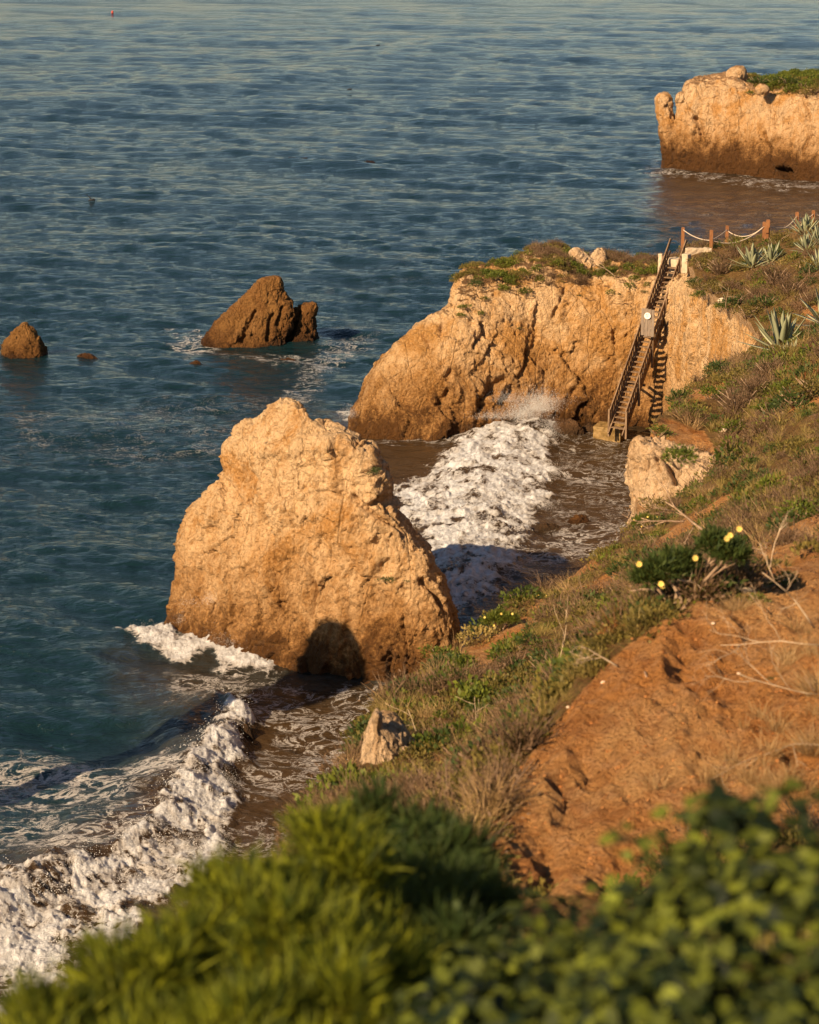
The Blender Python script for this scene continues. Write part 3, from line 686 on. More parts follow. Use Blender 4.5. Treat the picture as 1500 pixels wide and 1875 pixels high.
    for pl, wd, v in soft: foam = np.maximum(foam, paint(pl, wd, v))
    # foam streaks drawn up the back of the near wave
    near = (py > 1250) & inv
    foam = foam + np.where(near, crestz * .10, 0)
    q = P2[m]; qw = q + 0.6 * np.stack([fbm(q * .9, 3, 98), fbm(q * .9 + 7, 3, 99), 0 * q[:, 0]], -1); b = np.clip(fbm(qw * np.array([.8, .55, 1]), 3, 15, .5, billow=True), -.4, 2) * .12 + np.clip(fbm(q * 2.2, 3, 19, .5, billow=True), -.5, 2) * .085 + fbm(q * 7, 2, 22, .5, billow=True) * .022
    dd = np.zeros(len(x)); dd[m] = (b + .22) * np.clip(ww[m] * 1.1, 0, 1); z += dd
    sp_ = paint(soft[0][0], 12, 1.0); dd2 = np.zeros(len(x)); dd2[m] = (b + .2) * sp_[m] * .9; z += dd2
    # silty shallows
    shal_glow = np.zeros(len(x))
    for pl, wd, v in [([(600,765),(900,775),(1250,760),(1250,1000),(1000,1150),(860,1250),(700,950),(640,850)], 40, 1.0), ([(430,1290),(560,1250),(760,1250),(720,1600),(300,1900),(-100,2000),(-100,1650),(200,1500),(330,1400)], 50, 1.0),
                      ([(1200,300),(1600,330),(1600,440),(1300,440),(1180,380)], 22, .95), ([(200,1200),(560,1200),(500,1320),(330,1330),(230,1280)], 50, .5)]:
        shal_glow = np.maximum(shal_glow, paint(pl, wd, v))
    # back of the near wave coloured brown, standing for light through it
    shal_glow = np.maximum(shal_glow, np.where(near, np.clip(crestz * .7, 0, .75), 0))
    n, mm = X.shape; idx = np.arange(n * mm).reshape(n, mm)
    Fc = np.stack([idx[:-1, :-1], idx[:-1, 1:], idx[1:, 1:], idx[1:, :-1]], -1).reshape(-1, 4)
    me = np_mesh('sea', np.stack([x, y, z], -1), Fc, True, {'foam': foam, 'shallow_glow': shal_glow})
    o = obj('sea', me, M['water']); tag(o, 'deep teal sea with chop, breaking surf and foam', 'sea', kind='structure')
build_sea()

# thrown spray: droplets above the surf
def spray(label, spots, seed):
    r = np.random.default_rng(seed); k_ = 2.6; spots = [(a, b, c, d, e, int(n * 2.6 * k_), g * .42) for a, b, c, d, e, n, g in spots]
    oct_v = np.array([(1,0,0),(-1,0,0),(0,1,0),(0,-1,0),(0,0,1),(0,0,-1)], float)
    oct_f = np.array([(0,2,4),(2,1,4),(1,3,4),(3,0,4),(2,0,5),(1,2,5),(3,1,5),(0,3,5)])
    V = []; 
    for px, py, Y, sx, sz, n, rad in spots:
        c = at_Y(px, py, Y); k = Y / FPX
        P = np.stack([r.normal(0, sx * k, n), r.normal(0, .35, n), np.abs(r.normal(0, sz * k, n))], -1) + c
        V.append((P, r.uniform(.3, 1, n) ** 2 * rad))
    P = np.concatenate([v[0] for v in V]); R = np.concatenate([v[1] for v in V])
    VV = (P[:, None] + oct_v[None] * R[:, None, None]).reshape(-1, 3); FF = (oct_f[None] + 6 * np.arange(len(P))[:, None, None]).reshape(-1, 3)
    o = obj('spray', np_mesh('spray', VV, FF), M['drop']); tag(o, label, 'spray', kind='stuff')
spray('spray thrown up where the surf hits the promontory', [(990,752,112.8,16,18,1500,.03),(960,765,112.5,18,16,1300,.03),(930,735,113.3,16,10,420,.022),(1000,738,113.3,26,8,420,.022),(1005,800,108,10,20,500,.025),(1015,870,103,10,12,260,.02),(905,765,113,22,6,420,.025),(1000,930,98,12,8,200,.02)], 3)
spray('spray flying off the near breaking wave', [(420,1320,73,14,10,240,.018),(400,1440,67,20,14,500,.018),(330,1560,62,26,14,600,.016),(390,1560,62,20,16,400,.016),(240,1620,60,24,14,500,.015),(150,1690,58,40,20,700,.015),(60,1750,56,50,22,600,.015)], 4)
spray('white splash against the foot of the big stack', [(440,1175,80.2,26,12,1100,.024),(490,1180,79.8,10,12,500,.02),(340,1190,80.8,20,8,600,.024),(270,1165,82,18,8,400,.022),(385,1100,79.6,7,7,90,.02),(350,1105,79.9,14,4,70,.018),(330,1135,80.2,6,4,60,.018),(640,762,113.4,8,8,240,.022)], 5)

def foam_clots():
    r = np.random.default_rng(17); out = []
    for poly, crest, n, hgt in ((SURF_NEAR, CREST_NEAR, 90000, .5), (SURF_MID, CREST_MID, 90000, .45)):
        pl = np.array(poly, float); px = r.uniform(max(-60, pl[:, 0].min() - 20), pl[:, 0].max() + 20, n); py = r.uniform(pl[:, 1].min() - 12, min(1900, pl[:, 1].max() + 15), n)
        P = at_Z(px, py); w = poly_soft(px, py, poly, 26)
        Wl = at_Z([p[0] for p in crest], [p[1] for p in crest])[:, :2]; d, fr, sd = seg_dist(P[:, 0], P[:, 1], Wl)
        near = np.exp(-(d / 1.6) ** 2); nz = fbm(P * 1.6, 4, 23, .6)
        k = r.random(n) < w * sstep(.0, .55, nz + near * .35) * (.25 + .75 * near); P = P[k]; near = near[k]; nz = nz[k]
        P[:, 2] = .12 + (.75 if crest is CREST_NEAR else .45) * near * .7 + np.abs(r.normal(0, 1, len(P))) * hgt * (.25 + .5 * near * sstep(.2, .8, nz)); out.append(P)
    P = np.concatenate(out); R = .004 + .015 * r.random(len(P)) ** 3
    ov = np.array([(1,0,0),(-1,0,0),(0,1,0),(0,-1,0),(0,0,1),(0,0,-1)], float); of = np.array([(0,2,4),(2,1,4),(1,3,4),(3,0,4),(2,0,5),(1,2,5),(3,1,5),(0,3,5)])
    V = (P[:, None] + (ov[None] + r.normal(0, .3, (len(P), 6, 3))) * R[:, None, None]).reshape(-1, 3); F = (of[None] + 6 * np.arange(len(P))[:, None, None]).reshape(-1, 3)
    o = obj('foam', np_mesh('foam', V, F), M['drop']); tag(o, 'flying flecks of foam over the two breaking waves', 'foam', kind='stuff'); print('clots', len(P))
foam_clots()

# ------------------------------------------------------------------ vegetation building blocks (arrays of quads with a tint per vertex)
def leafcloud(n, R, H, L, Wd, r, flat=.3, shell=.6, up=.35):
    """n leaves over a dome R wide, H high; leaf length L, width Wd"""
    u = r.normal(size=(n, 3)); u[:, 2] = np.abs(u[:, 2]) ** 1; u /= np.linalg.norm(u, axis=1)[:, None]
    rad = (shell + (1 - shell) * r.random(n)) * (1 + .22 * np.sin(u[:, 0] * 5 + r.random() * 6) * np.cos(u[:, 1] * 4 + r.random() * 6))
    c = u * rad[:, None] * np.array([R, R, H])
    d = u + r.normal(0, .6, (n, 3)) + np.array([0, 0, up]); d /= np.linalg.norm(d, axis=1)[:, None]
    return leaves_at(c, d, L * (.6 + .8 * r.random(n)), Wd * (.6 + .8 * r.random(n)), r)
def leaves_at(c, d, L, Wd, r):
    n = len(c); q = r.normal(size=(n, 3)); s = np.cross(d, q); s /= np.linalg.norm(s, axis=1)[:, None] + 1e-9
    nn = np.cross(s, d); L = L[:, None]; Wd = Wd[:, None]
    V = np.stack([c, c + d * L * .5 + s * Wd * .5 - nn * L * .05, c + d * L - nn * L * .15, c + d * L * .5 - s * Wd * .5 - nn * L * .05], 1)
    t = np.clip(r.normal(.5, .25, n), 0, 1)
    return V.reshape(-1, 3), np.arange(4 * n).reshape(n, 4), np.repeat(t, 4)
def stems(n, R, H, Wd, r, spread=.7, bend=.3, base=.3):
    """thin two-piece blades from the base"""
    a = r.uniform(0, 2 * np.pi, n); b0 = np.stack([np.cos(a), np.sin(a), 0 * a], -1) * (r.random(n)[:, None] * base * R)
    ln = H * (.5 + .6 * r.random(n))
    out = np.stack([np.cos(a + r.normal(0, .6, n)), np.sin(a + r.normal(0, .6, n)), 0 * a], -1)
    tilt = (spread * r.random(n) ** .8)[:, None]
    d = out * tilt + np.array([0, 0, 1.]); d /= np.linalg.norm(d, axis=1)[:, None]
    m = b0 + d * ln[:, None] * .55; e = m + (d + out * bend + r.normal(0, .18, (n, 3))) * ln[:, None] * .5
    s = np.cross(d, r.normal(size=(n, 3))); s /= np.linalg.norm(s, axis=1)[:, None]; w = Wd * (.6 + .8 * r.random(n))[:, None]
    V = np.stack([b0 - s * w, b0 + s * w, m + s * w * .8, m - s * w * .8, e + s * w * .25, e - s * w * .25], 1).reshape(-1, 3)
    i = 6 * np.arange(n)[:, None]; F = np.concatenate([i + [0, 1, 2, 3], i + [3, 2, 4, 5]], 0)
    return V, F, np.repeat(np.clip(r.normal(.5, .28, n), 0, 1), 6)
def join(parts):
    V, F, T = [], [], []; b = 0
    for v, f, t in parts: V.append(v); F.append(f + b); T.append(t); b += len(v)
    return np.concatenate(V), np.concatenate(F), np.concatenate(T)
def scatter(protos, P, r, smin, smax, tilt=None, dt=.18):
    """place random prototypes at points P; returns one joined block"""
    out = []; w = r.integers(0, len(protos), len(P))
    for k, (v, f, t) in enumerate(protos):
        Q = P[w == k]
        if not len(Q): continue
        n = len(Q); a = r.uniform(0, 2 * np.pi, n); s = r.uniform(smin, smax, n)
        if np.ndim(smin) > 0: pass
        c, sn = np.cos(a) * s, np.sin(a) * s
        X = v[None, :, 0] * c[:, None] - v[None, :, 1] * sn[:, None]; Yv = v[None, :, 0] * sn[:, None] + v[None, :, 1] * c[:, None]
        Zv = v[None, :, 2] * s[:, None]
        G = np.stack([X + Q[:, None, 0], Yv + Q[:, None, 1], Zv + Q[:, None, 2]], -1).reshape(-1, 3)
        F = (f[None] + (len(v) * np.arange(n))[:, None, None]).reshape(-1, 4)
        T = np.clip(t[None] + r.normal(0, dt, n)[:, None], 0, 1).ravel()
        out.append((G, F, T))
    return join(out)
def veg_obj(name, blk, mat, parent=None):
    return obj(name, np_mesh(name, blk[0], blk[1], False, {'tint': blk[2]}), mat, parent)
R1 = np.random.default_rng(21)
PR = {
 'tuft': [join([stems(46, .12, .26, .0035, R1, .9, .5)]) for _ in range(5)],
 'drytuft': [join([stems(60, .2, .36, .003, R1, 1.1, .5, .8)]) for _ in range(5)],
 'herb': [join([leafcloud(120, .17, .16, .055, .028, R1), stems(10, .1, .15, .004, R1)]) for _ in range(6)],
 'mat': [join([leafcloud(130, .22, .09, .045, .022, R1, up=.7)]) for _ in range(5)],
 'scrub': [join([leafcloud(170, .26, .22, .035, .014, R1, shell=.4), stems(50, .22, .27, .004, R1, 1.0)]) for _ in range(6)],
}

# sample the visible slope
def sample_land(n, y0=13.5, y1=126, r=None, px1=None):
    n = int(n * 1.3) if px1 is None else n
    px = np.where(r.random(n) < .77, r.uniform(560, 1580, n), r.uniform(1580, 2500, n)) if px1 is None else r.uniform(-150, px1, n); lY = r.uniform(math.log(y0), math.log(y1), n)
    Y = np.exp(lY); a = (px - CX) / FPX * 1.045; k = a > a_edge(Y) - .0015 * (Y < 88)
    k &= ~((Y > 86) & (Y < 112) & (a < a_edge(Y) + .004)); k &= Y < Y_back(a) + .4
    X = a * Y; X, Y = X[k], Y[k]; P = np.stack([X, Y, land_z(X, Y)], -1)
    qx, qy, _ = proj(P); kk = ~(in_poly(qx, qy, [(640,1250),(755,1250),(755,1412),(640,1395)]) & (P[:, 1] < 24)); P, Y, qx, qy = P[kk], Y[kk], qx[kk], qy[kk]; dr = np.zeros(len(P))
    for i, pl in enumerate(DIRT): dr = np.maximum(dr, poly_soft(qx, qy, pl, 8) * (((Y < 20.5) if i == 0 else (Y > 20)) if i != 1 else Y > 17))
    return P, qx, qy, dr
RS = np.random.default_rng(99)
def cover(name, protos, mat, n, smin, smax, label, cat, noise_seed, lo, hi, freq=.45, dirtk=.9, y0=13.5, size_y=True, ylim=None):
    P, qx, qy, dr = sample_land(n, y0=y0, r=RS)
    nz = fbm(P * freq, 3, noise_seed); keep = RS.random(len(P)) < sstep(lo, hi, nz) * (1 - np.where(P[:, 1] < 20.5, 1.0, dirtk) * sstep(0, .6, dr)) * np.where(P[:, 1] < 20.5, .7, 1)
    if ylim is not None: keep &= ylim(P, qx, qy)
    P = P[keep]; P[:, 2] -= .02
    # far clumps are larger so the cover stays closed
    near = P[:, 1] < 48
    bl = [scatter([protos[i] for i in range(len(protos))], P[near], RS, smin, smax)]
    if (~near).any(): bl.append(scatter(protos, P[~near], RS, smin * 1.5, smax * 1.7))
    o = veg_obj(name, join(bl), mat); tag(o, label, cat, kind='stuff'); return len(P)
n1 = cover('dry_grass', PR['drytuft'], M['dry'], 4200, .35, .95, 'tan dry grass and stems over the whole slope', 'grass', 201, -.05, .55)
n2 = cover('golden_grass', PR['tuft'], M['gold'], 5500, .4, .95, 'short golden green grass between the shrubs', 'grass', 207, -.4, .3)
n3 = cover('green_herbs', PR['herb'], M['gr_bright'], 3800, .6, 1.6, 'low bright green herbs dotted across the slope', 'ground cover', 213, .05, .5, .7, .95)
n4 = cover('olive_mat', PR['mat'], M['gr_olive'], 7500, .7, 1.4, 'olive green creeping mat covering the slope', 'ground cover', 219, -.25, .4)
n5 = cover('brown_scrub', PR['scrub'], M['brown'], 8000, .6, 1.4, 'purplish brown twiggy scrub patches on the slope', 'ground cover', 225, -.05, .4)
n6 = cover('dark_herbs', PR['herb'], M['gr_dark'], 5200, .7, 1.5, 'dark green low scrub on the slope', 'ground cover', 231, .05, .5)
n7 = cover('rusty_scrub', PR['scrub'], M['rust'], 900, .5, .9, 'rusty orange low scrub on the slope', 'ground cover', 237, .2, .7)
_P, _qx, _qy, _dr = sample_land(5200, y0=5.2, y1=14, r=RS, px1=2600); _P = _P[~((_P[:, 1] > 9) & (_qx > 820) & (_qx < 1700))]
_o = veg_obj('olive_mat', scatter(PR['mat'] + PR['herb'] + PR['tuft'], _P, RS, .5, 1.1), M['gr_olive']); tag(_o, 'low olive ground cover around the foreground bushes', 'ground cover', kind='stuff')
_P, _qx, _qy, _dr = sample_land(9000, y0=9.5, y1=20, r=RS); _k = (RS.random(len(_P)) < poly_soft(_qx, _qy, [(1400,1230),(1520,1150),(1600,1500),(1330,1500),(1230,1455),(1330,1400)], 60) * .3 * sstep(-.2, .5, fbm(_P * 1.5, 3, 71))) & (_P[:, 1] < 18)
_o = veg_obj('dry_grass', scatter(PR['drytuft'], _P[_k], RS, .25, .55), M['dry']); tag(_o, 'thin bleached grass fading over the right side of the red earth', 'grass', kind='stuff')
print('cover', n1, n2, n3, n4, n5, n6, n7)

# ------------------------------------------------------------------ placing things on rock faces
def rock_at(name, px, py, tol=7):
    V = ROCKV[name]; qx, qy, dep = proj(V); m = np.hypot(qx - px, qy - py) < tol
    if not m.any(): m = np.hypot(qx - px, qy - py) < tol * 3
    if not m.any(): return at_Y(px, py, float(np.median(V[:, 1])))
    i = np.where(m)[0]; return V[i[dep[i].argmin()]]
def stones(name, px, py, wpx, Y, label, seed, mat='stone', sq=(1, .8, .7), P=None, cat='stone'):
    c = at_Y(px, py, Y) if P is None else P; w = wpx * Y / FPX / 2 * 1.04
    ph = np.linspace(0, 2 * np.pi, 16, endpoint=False); v = []
    for th in np.linspace(-1.3, 1.35, 7):
        v.append(np.stack([c[0] + w * sq[0] * np.cos(th) * np.cos(ph), c[1] + w * sq[1] * np.cos(th) * np.sin(ph), np.full(16, c[2] + w * sq[2] * np.sin(th))], -1))
    o = make_rock(name, [grid_tube(np.array(v))], w / 8, M[mat], .7, seed, 0, size=w * .55); return tag(o, label, cat)
stones('boulder', 1350, 136, 36, 222, 'pale boulder on the far headland beside its dense green bushes', 301, 'far', (1.1, .8, .9), cat='boulder')
stones('boulder', 1397, 164, 25, 216.6, 'round tan boulder lodged at the far headland brow below the bushes', 302, 'far', (1, .8, .9), cat='boulder')
o = make_rock('boulder', [loft_rows([(440,1050,1057),(446,1042,1064),(454,1036,1074),(462,1033,1084),(470,1030,1090)], lambda p: 120.6, lambda y: np.interp(y, [440, 475], [.25, .9]), 20, 20, 2.2)], .04, M['out'], .9, 303, .05, size=.6); o.scale = (1, 1, .93); tag(o, 'broken pale rock knob on the promontory top left of the stairs', 'boulder')
o = make_rock('boulder', [loft_rows([(455,1094,1104),(460,1088,1110),(467,1084,1113),(474,1082,1114)], lambda p: 120.9, lambda y: np.interp(y, [455, 475], [.2, .6]), 16, 20, 2.2)], .04, M['out'], .9, 304, .05, size=.5); tag(o, 'lower pale rock lump right beside the promontory top knob', 'boulder')

# ------------------------------------------------------------------ stairs
def P3(px, py, Y): return Vector(at_Y(px, py, Y))
BOT = Vector(at_Y(1131, 789, 111.6)); TOP = P3(1237, 487, 116.0)
run = TOP - BOT; pl = Vector((run.x, run.y, 0)).normalized(); wv = Vector((pl.y, -pl.x, 0)); HW = .40
st = empty('wooden_stairs', BOT); tag(st, 'long steep weathered wooden stairs running down the promontory face to the water', 'stairs')
def stp(name, mb, mat='wood', label=None, parent=None):
    o = mb.build(name, M[mat], parent or st)
    if parent is None: o.matrix_parent_inverse = Matrix.Translation(-BOT)
    if label: o['label'] = label
    return o
upn = run.cross(wv).normalized(); upn = upn if upn.z > 0 else -upn
for sgn in (-1, 1):
    b = MB(); b.bar(BOT + wv * sgn * HW - run.normalized() * .25, TOP + wv * sgn * HW, .07, .26, upn); stp('stringer', b)
NTR = 33
for i in range(NTR):
    c = BOT + run * ((i + .6) / NTR); b = MB()
    b.bar(c - wv * (HW - .03), c + wv * (HW - .03), .25, .045); stp('tread', b)
rail_h = Vector((0, 0, .98))
for sgn in (-1, 1):
    b = MB(); a0 = BOT + wv * sgn * (HW + .05) + rail_h; a1 = TOP + run * .045 + wv * sgn * (HW + .05) + rail_h
    b.bar(a0, a1, .06, .14, upn); hr = stp('handrail', b)
    b = MB(); b.bar(a0 - rail_h * .62, a1 - rail_h * .62, .045, .10, upn); stp('lower_rail', b)
    for i in range(34):
        p = BOT + run * ((i + .5) / 34) + wv * sgn * (HW + .05); b = MB()
        b.bar(p + Vector((0, 0, .05)), p + Vector((0, 0, .95)), .04, .045, wv); stp('baluster', b)
    for f in (0.0, .22, .45, .68, .93):
        p = BOT + run * f + wv * sgn * (HW + .10); b = MB(); lo = -.35 if f == 0 else -.55
        b.bar(p + Vector((0, 0, lo)), p + Vector((0, 0, 1.06)), .10, .10, wv); stp('post', b)
for f, ln in ((.30, 2.0), (.58, 2.2), (.80, 1.6)):          # props back into the rock
    for sgn in (-1, 1):
        p = BOT + run * f + wv * sgn * HW; b = MB(); b.bar(p, p + Vector((.25, ln, -.5)), .10, .10); stp('prop', b)
    p = BOT + run * f; b = MB(); b.bar(p - wv * .6 + Vector((0, .12, -.18)), p + wv * .6 + Vector((0, .12, -.18)), .10, .12); stp('crossbeam', b)

# warning board fixed on the left rail: vertical grey boards with a white disc
sb = at_Y(1187, 590, 112.9); sb = Vector(sb)
bd = empty('sign_board', sb); tag(bd, 'grey plank board with a round white disc fixed on the left stair rail', 'sign')
u = Vector((.97, -.24, 0)).normalized(); nrm = Vector((-u.y * -1, -1, 0)); nrm = Vector((u.y, -u.x, 0)).normalized()
for k, (off, w, lo, hi) in enumerate([(-.27, .15, -.66, .70), (-.10, .16, -.72, .69), (.07, .16, -.70, .66), (.235, .14, -.73, .64)]):
    b = MB(); b.bar(u * off + Vector((0, 0, lo)), u * off + Vector((0, 0, hi)), .035, w, u); pl_ = b.build('plank', M['woodgrey'], bd)
b = MB(); b.bar(u * -.34 - nrm * .04 + Vector((0, 0, .35)), u * .32 - nrm * .04 + Vector((0, 0, .35)), .05, .08); b.build('batten', M['wood'], bd)
b = MB(); b.bar(u * -.34 - nrm * .04 + Vector((0, 0, -.4)), u * .32 - nrm * .04 + Vector((0, 0, -.4)), .05, .08); b.build('batten', M['wood'], bd)
b = MB(); cc = nrm * .085 + u * -.03 + Vector((0, 0, .34)); ang = [2 * math.pi * i / 28 for i in range(28)]
b.tube([cc - nrm * .015, cc + nrm * .01], .165, 28); dsc = b.build('disc', M['white'], bd)
b = MB()
for (x, z, w, h) in ((-.06, .08, .035, .03), (.03, .085, .03, .025), (-.01, .0, .09, .014), (.0, -.045, .07, .012), (-.02, .05, .05, .012)):
    q = cc + nrm * .014 + u * x + Vector((0, 0, z)); b.bar(q - u * w / 2, q + u * w / 2, .006, h)
b.build('marking', M['redpaint'], dsc)

def block(name, label, cat, c0, ux, w, d, z0, z1, mat, seed, rough=.03):
    """rough-cast block: box remeshed and worn"""
    ux = Vector(ux).normalized(); uy = Vector((-ux.y, ux.x, 0)); c = Vector(c0)
    v = [tuple(c + ux * (i * w / 2) + uy * (j * d / 2) + Vector((0, 0, z - c.z))) for z in (z0, z1) for i, j in ((-1, -1), (1, -1), (1, 1), (-1, 1))]
    f = [(3, 2, 1, 0), (4, 5, 6, 7), (0, 1, 5, 4), (1, 2, 6, 5), (2, 3, 7, 6), (3, 0, 4, 7)]
    V, N, Fc = remesh([(v, f)], .035)
    V = V + N * (fbm(V * 3, 4, seed) * rough)[:, None]
    o = obj(name, np_mesh(name, V, Fc), M[mat]); return tag(o, label, cat)
fc = Vector(at_Z(1120, 806, 0)); block('concrete_footing', 'ochre stained concrete block in the water under the stairs', 'footing', fc + Vector((0, .75, 0)), (.93, -.37, 0), 1.45, 1.3, -1, .62, 'footing', 1, .05)
block('concrete_step', 'pale concrete landing step at the head of the stairs', 'step', P3(1238, 478, 116.6), wv, .76, .8, TOP.z - .6, TOP.z + .30, 'concrete', 2)
block('concrete_pillar', 'pale concrete pillar right of the stair head', 'pillar', P3(1257, 478, 112.2), wv, .34, .4, P3(1257, 500, 112.2).z, P3(1257, 464, 112.2).z, 'concrete', 3)
block('concrete_pillar', 'short white pillar left of the stair head', 'pillar', P3(1211, 468, 117.3), wv, .22, .3, TOP.z - .6, TOP.z + .42, 'concrete', 4)
block('low_wall', 'low pale stone wall behind the first fence post', 'wall', P3(1279, 458, 114.6), (1, .1, 0), 1.35, .3, P3(1279, 472, 114.6).z, P3(1279, 454, 114.6).z, 'concrete', 5, .05)

# ------------------------------------------------------------------ rope fence
fn = empty('rope_fence', P3(1251, 455, 118)); tag(fn, 'orange timber posts linked by sagging pale ropes along the bluff top path', 'fence')
fb = fn.location.copy()
def fpart(name, mb, mat):
    o = mb.build(name, M[mat], fn, smooth=(name == 'rope')); o.matrix_parent_inverse = Matrix.Translation(-fb); return o
POST = {'A': (1251, 455, 416, 118, 5.5), 'B': (1303, 455, 421, 115.5, 5.8), 'C': (1332, 447, 413, 119.5, 5.2), 'D': (1400, 442, 406, 117.0, 5.8), 'E': (1407, 442, 402, 117.6, 6.4), 'F': (1460, 418, 388, 120.5, 5.5), 'G': (1490, 408, 385, 122, 5.2)}
tops = {}
for k, (px, pb, pt, Y, w) in POST.items():
    lo, hi = P3(px, pb + 8, Y), P3(px, pt, Y); lo.x = hi.x; lo.y = hi.y = Y; b = MB(); ww_ = w * Y / FPX
    b.bar(lo, hi - Vector((0, 0, .03)), ww_, ww_, (0, 1, 0)); b.bar(hi - Vector((0, 0, .03)), hi, ww_ * .8, ww_ * .8, (0, 1, 0)); fpart('post', b, 'post'); tops[k] = (hi, lo)
def rope(a, b_, sag, da=.18, db=.18, rad=.022):
    A = tops[a][0] - Vector((0, 0, da)) + Vector((0, -.06, 0)); B = tops[b_][0] - Vector((0, 0, db)) + Vector((0, -.06, 0)) if isinstance(b_, str) else Vector(b_)
    pts = [A.lerp(B, t / 16) - Vector((0, 0, sag * 4 * (t / 16) * (1 - t / 16))) for t in range(17)]
    m = MB(); m.tube(pts, rad, 6); fpart('rope', m, 'rope')
rope('A', 'B', .14, .12, .52); rope('B', 'C', .05, .5, .2); rope('B', 'D', .45, .5, .22); rope('C', 'D', .42, .25, .2); rope('E', 'F', .42, .3, .2); rope('E', 'F', .12, .32, .72)
rope('F', 'G', .2, .2, .18); rope('G', P3(1540, 385, 123), .2, .18); rope('F', P3(1550, 408, 119), .3, .6)

# ------------------------------------------------------------------ agaves and aloes
def rosette(n, L, Wd, r, rise=(.15, 1.25), curl=.25, seg=7):
    V, F, T = [], [], []; b = 0
    for i in range(n):
        az = i * 2.39996 + r.normal(0, .12); el = rise[0] + (rise[1] - rise[0]) * (i / max(1, n - 1)) ** .9 + r.normal(0, .07)
        ln = L * r.uniform(.75, 1.1) * (1 - .15 * i / n); w = Wd * r.uniform(.85, 1.15)
        d = np.array([math.cos(az) * math.cos(el), math.sin(az) * math.cos(el), math.sin(el)]); s = np.array([-math.sin(az), math.cos(az), 0.]); nn = np.cross(s, d) * -1
        nn = np.cross(d, s); bend = curl * r.uniform(-.6, 1.2)
        for j in range(seg):
            t = j / (seg - 1); wd = w * (.55 + .9 * t - 1.45 * t ** 3.0) if t < 1 else 0; wd = max(wd, w * .02)
            c = d * ln * t + np.array([0, 0, -1.]) * ln * bend * t * t * .6
            V += [c - s * wd, c - nn * wd * .45 * (1 - .5 * t), c + s * wd, c + nn * wd * -.08]
            T += [.75, .25, .75, .5] if t < .93 else [.1] * 4
        tint = r.normal(0, .12); T[-4 * seg:] = [min(1, max(0, x + tint)) for x in T[-4 * seg:]]
        for j in range(seg - 1):
            for k in range(4): F.append((b + 4 * j + k, b + 4 * j + (k + 1) % 4, b + 4 * j + 4 + (k + 1) % 4, b + 4 * j + 4 + k))
        b += 4 * seg
    return np.array(V), np.array(F), np.array(T)
RA = np.random.default_rng(44)
AG = []
for k in range(3):
    v, f, t = rosette(30, 1.0, .085, RA, (.12, 1.45), .22); AG.append(np_mesh('agave', v, f, True, {'tint': t})); AG[-1].materials.append(M['agave'])
for px, py, y0, s, k, lb in [(1430, 640, 70, 1.75, 0, 'biggest grey green agave, above the aloe patch right of the stairs'),
        (1378, 492, 100, 1.5, 1, 'striped agave left of a pair just below the rope fence'), (1412, 480, 100, 1.15, 2, 'smaller agave right of a pair just below the rope fence'),
        (1474, 428, 104, 1.35, 1, 'agave standing against the second last fence post'), (1478, 462, 100, 1.1, 2, 'pale curled agave under the fence end at the right edge'),
        (1499, 452, 100, 1.3, 0, 'agave cut by the right edge just under the fence'), (1502, 498, 96, 1.4, 1, 'agave at the right edge above the brown scrub'),
        (1512, 598, 70, 1.5, 2, 'agave half out of the right edge level with the biggest agave'), (1447, 655, 72, .8, 2, 'thin spiked young agave tucked right of the biggest agave')]:
    h = land_hit(px, py, y0)[0]
    if np.isnan(h[1]): h = at_Y(px, py, 100)
    o = obj('agave', AG[k]); o.location = (h[0], h[1], h[2] - .05); sc = s * (h[1] / (75 if py > 560 else 108)); o.scale = (sc,) * 3; o.rotation_euler = (.1 * RA.normal(), .1 * RA.normal(), RA.uniform(0, 6))
    tag(o, lb, 'agave', 'agaves on the bluff top')
al = [rosette(16, .34, .02, RA, (.1, 1.3), .5, 5) for _ in range(3)]
ALM = [np_mesh('aloe', v, f, True, {'tint': t}) for v, f, t in al]
for i, m in enumerate(ALM): m.materials.append(M['rust'] if i == 1 else M['gr_olive'])
for i in range(44):
    px, py = RA.uniform(1425, 1520), 0; py = RA.uniform(640, 720) + (1500 - px) * .12
    h = land_hit(px, py, 60)[0]
    if np.isnan(h[1]): continue
    o = obj('aloe', ALM[i % 3]); o.location = h; o.scale = (RA.uniform(.9, 1.5),) * 3; o.rotation_euler = (0, 0, RA.uniform(0, 6))
    tag(o, 'spiky little aloe rosette in the reddish patch below the biggest agave', 'aloe', 'aloe patch on the slope')

# ------------------------------------------------------------------ shrubs that can be told apart
RB = np.random.default_rng(61)
def shrub_proto(kind):
    L, Wd, n, mats = {'bright': (.085, .042, 420, 'gr_bright'), 'dark': (.08, .035, 420, 'gr_dark'), 'olive': (.06, .03, 480, 'gr_olive'), 'brown': (.05, .014, 620, 'brown'), 'dry': (.0, .0, 0, 'dry')}[kind]
    if kind == 'dry': fol = stems(520, .45, .62, .0035, RB, 1.5, .4, .6)
    else:
        sub = [leafcloud(n // 3, .30, .26, L, Wd, RB, shell=.45) for _ in range(3)]
        for i, (v, f, t) in enumerate(sub): v += np.array([RB.uniform(-.25, .25), RB.uniform(-.2, .2), RB.uniform(.05, .22)])
        fol = join(sub + ([stems(220, .4, .45, .004, RB, 1.2)] if kind == 'brown' else []))
    m = np_mesh('foliage', fol[0], fol[1], False, {'tint': fol[2]}); m.materials.append(M[mats])
    b = MB()
    for i in range(9):
        a = RB.uniform(0, 6.28); e = Vector((math.cos(a) * .3, math.sin(a) * .3, RB.uniform(.2, .4))); mid = e * .5 + Vector(RB.normal(0, .03, 3)); b.tube([(0, 0, -.08), mid, e], [.014, .01, .005], 5)
    bm = b.mesh('branches', True); bm.materials.append(M['bark']); return m, bm
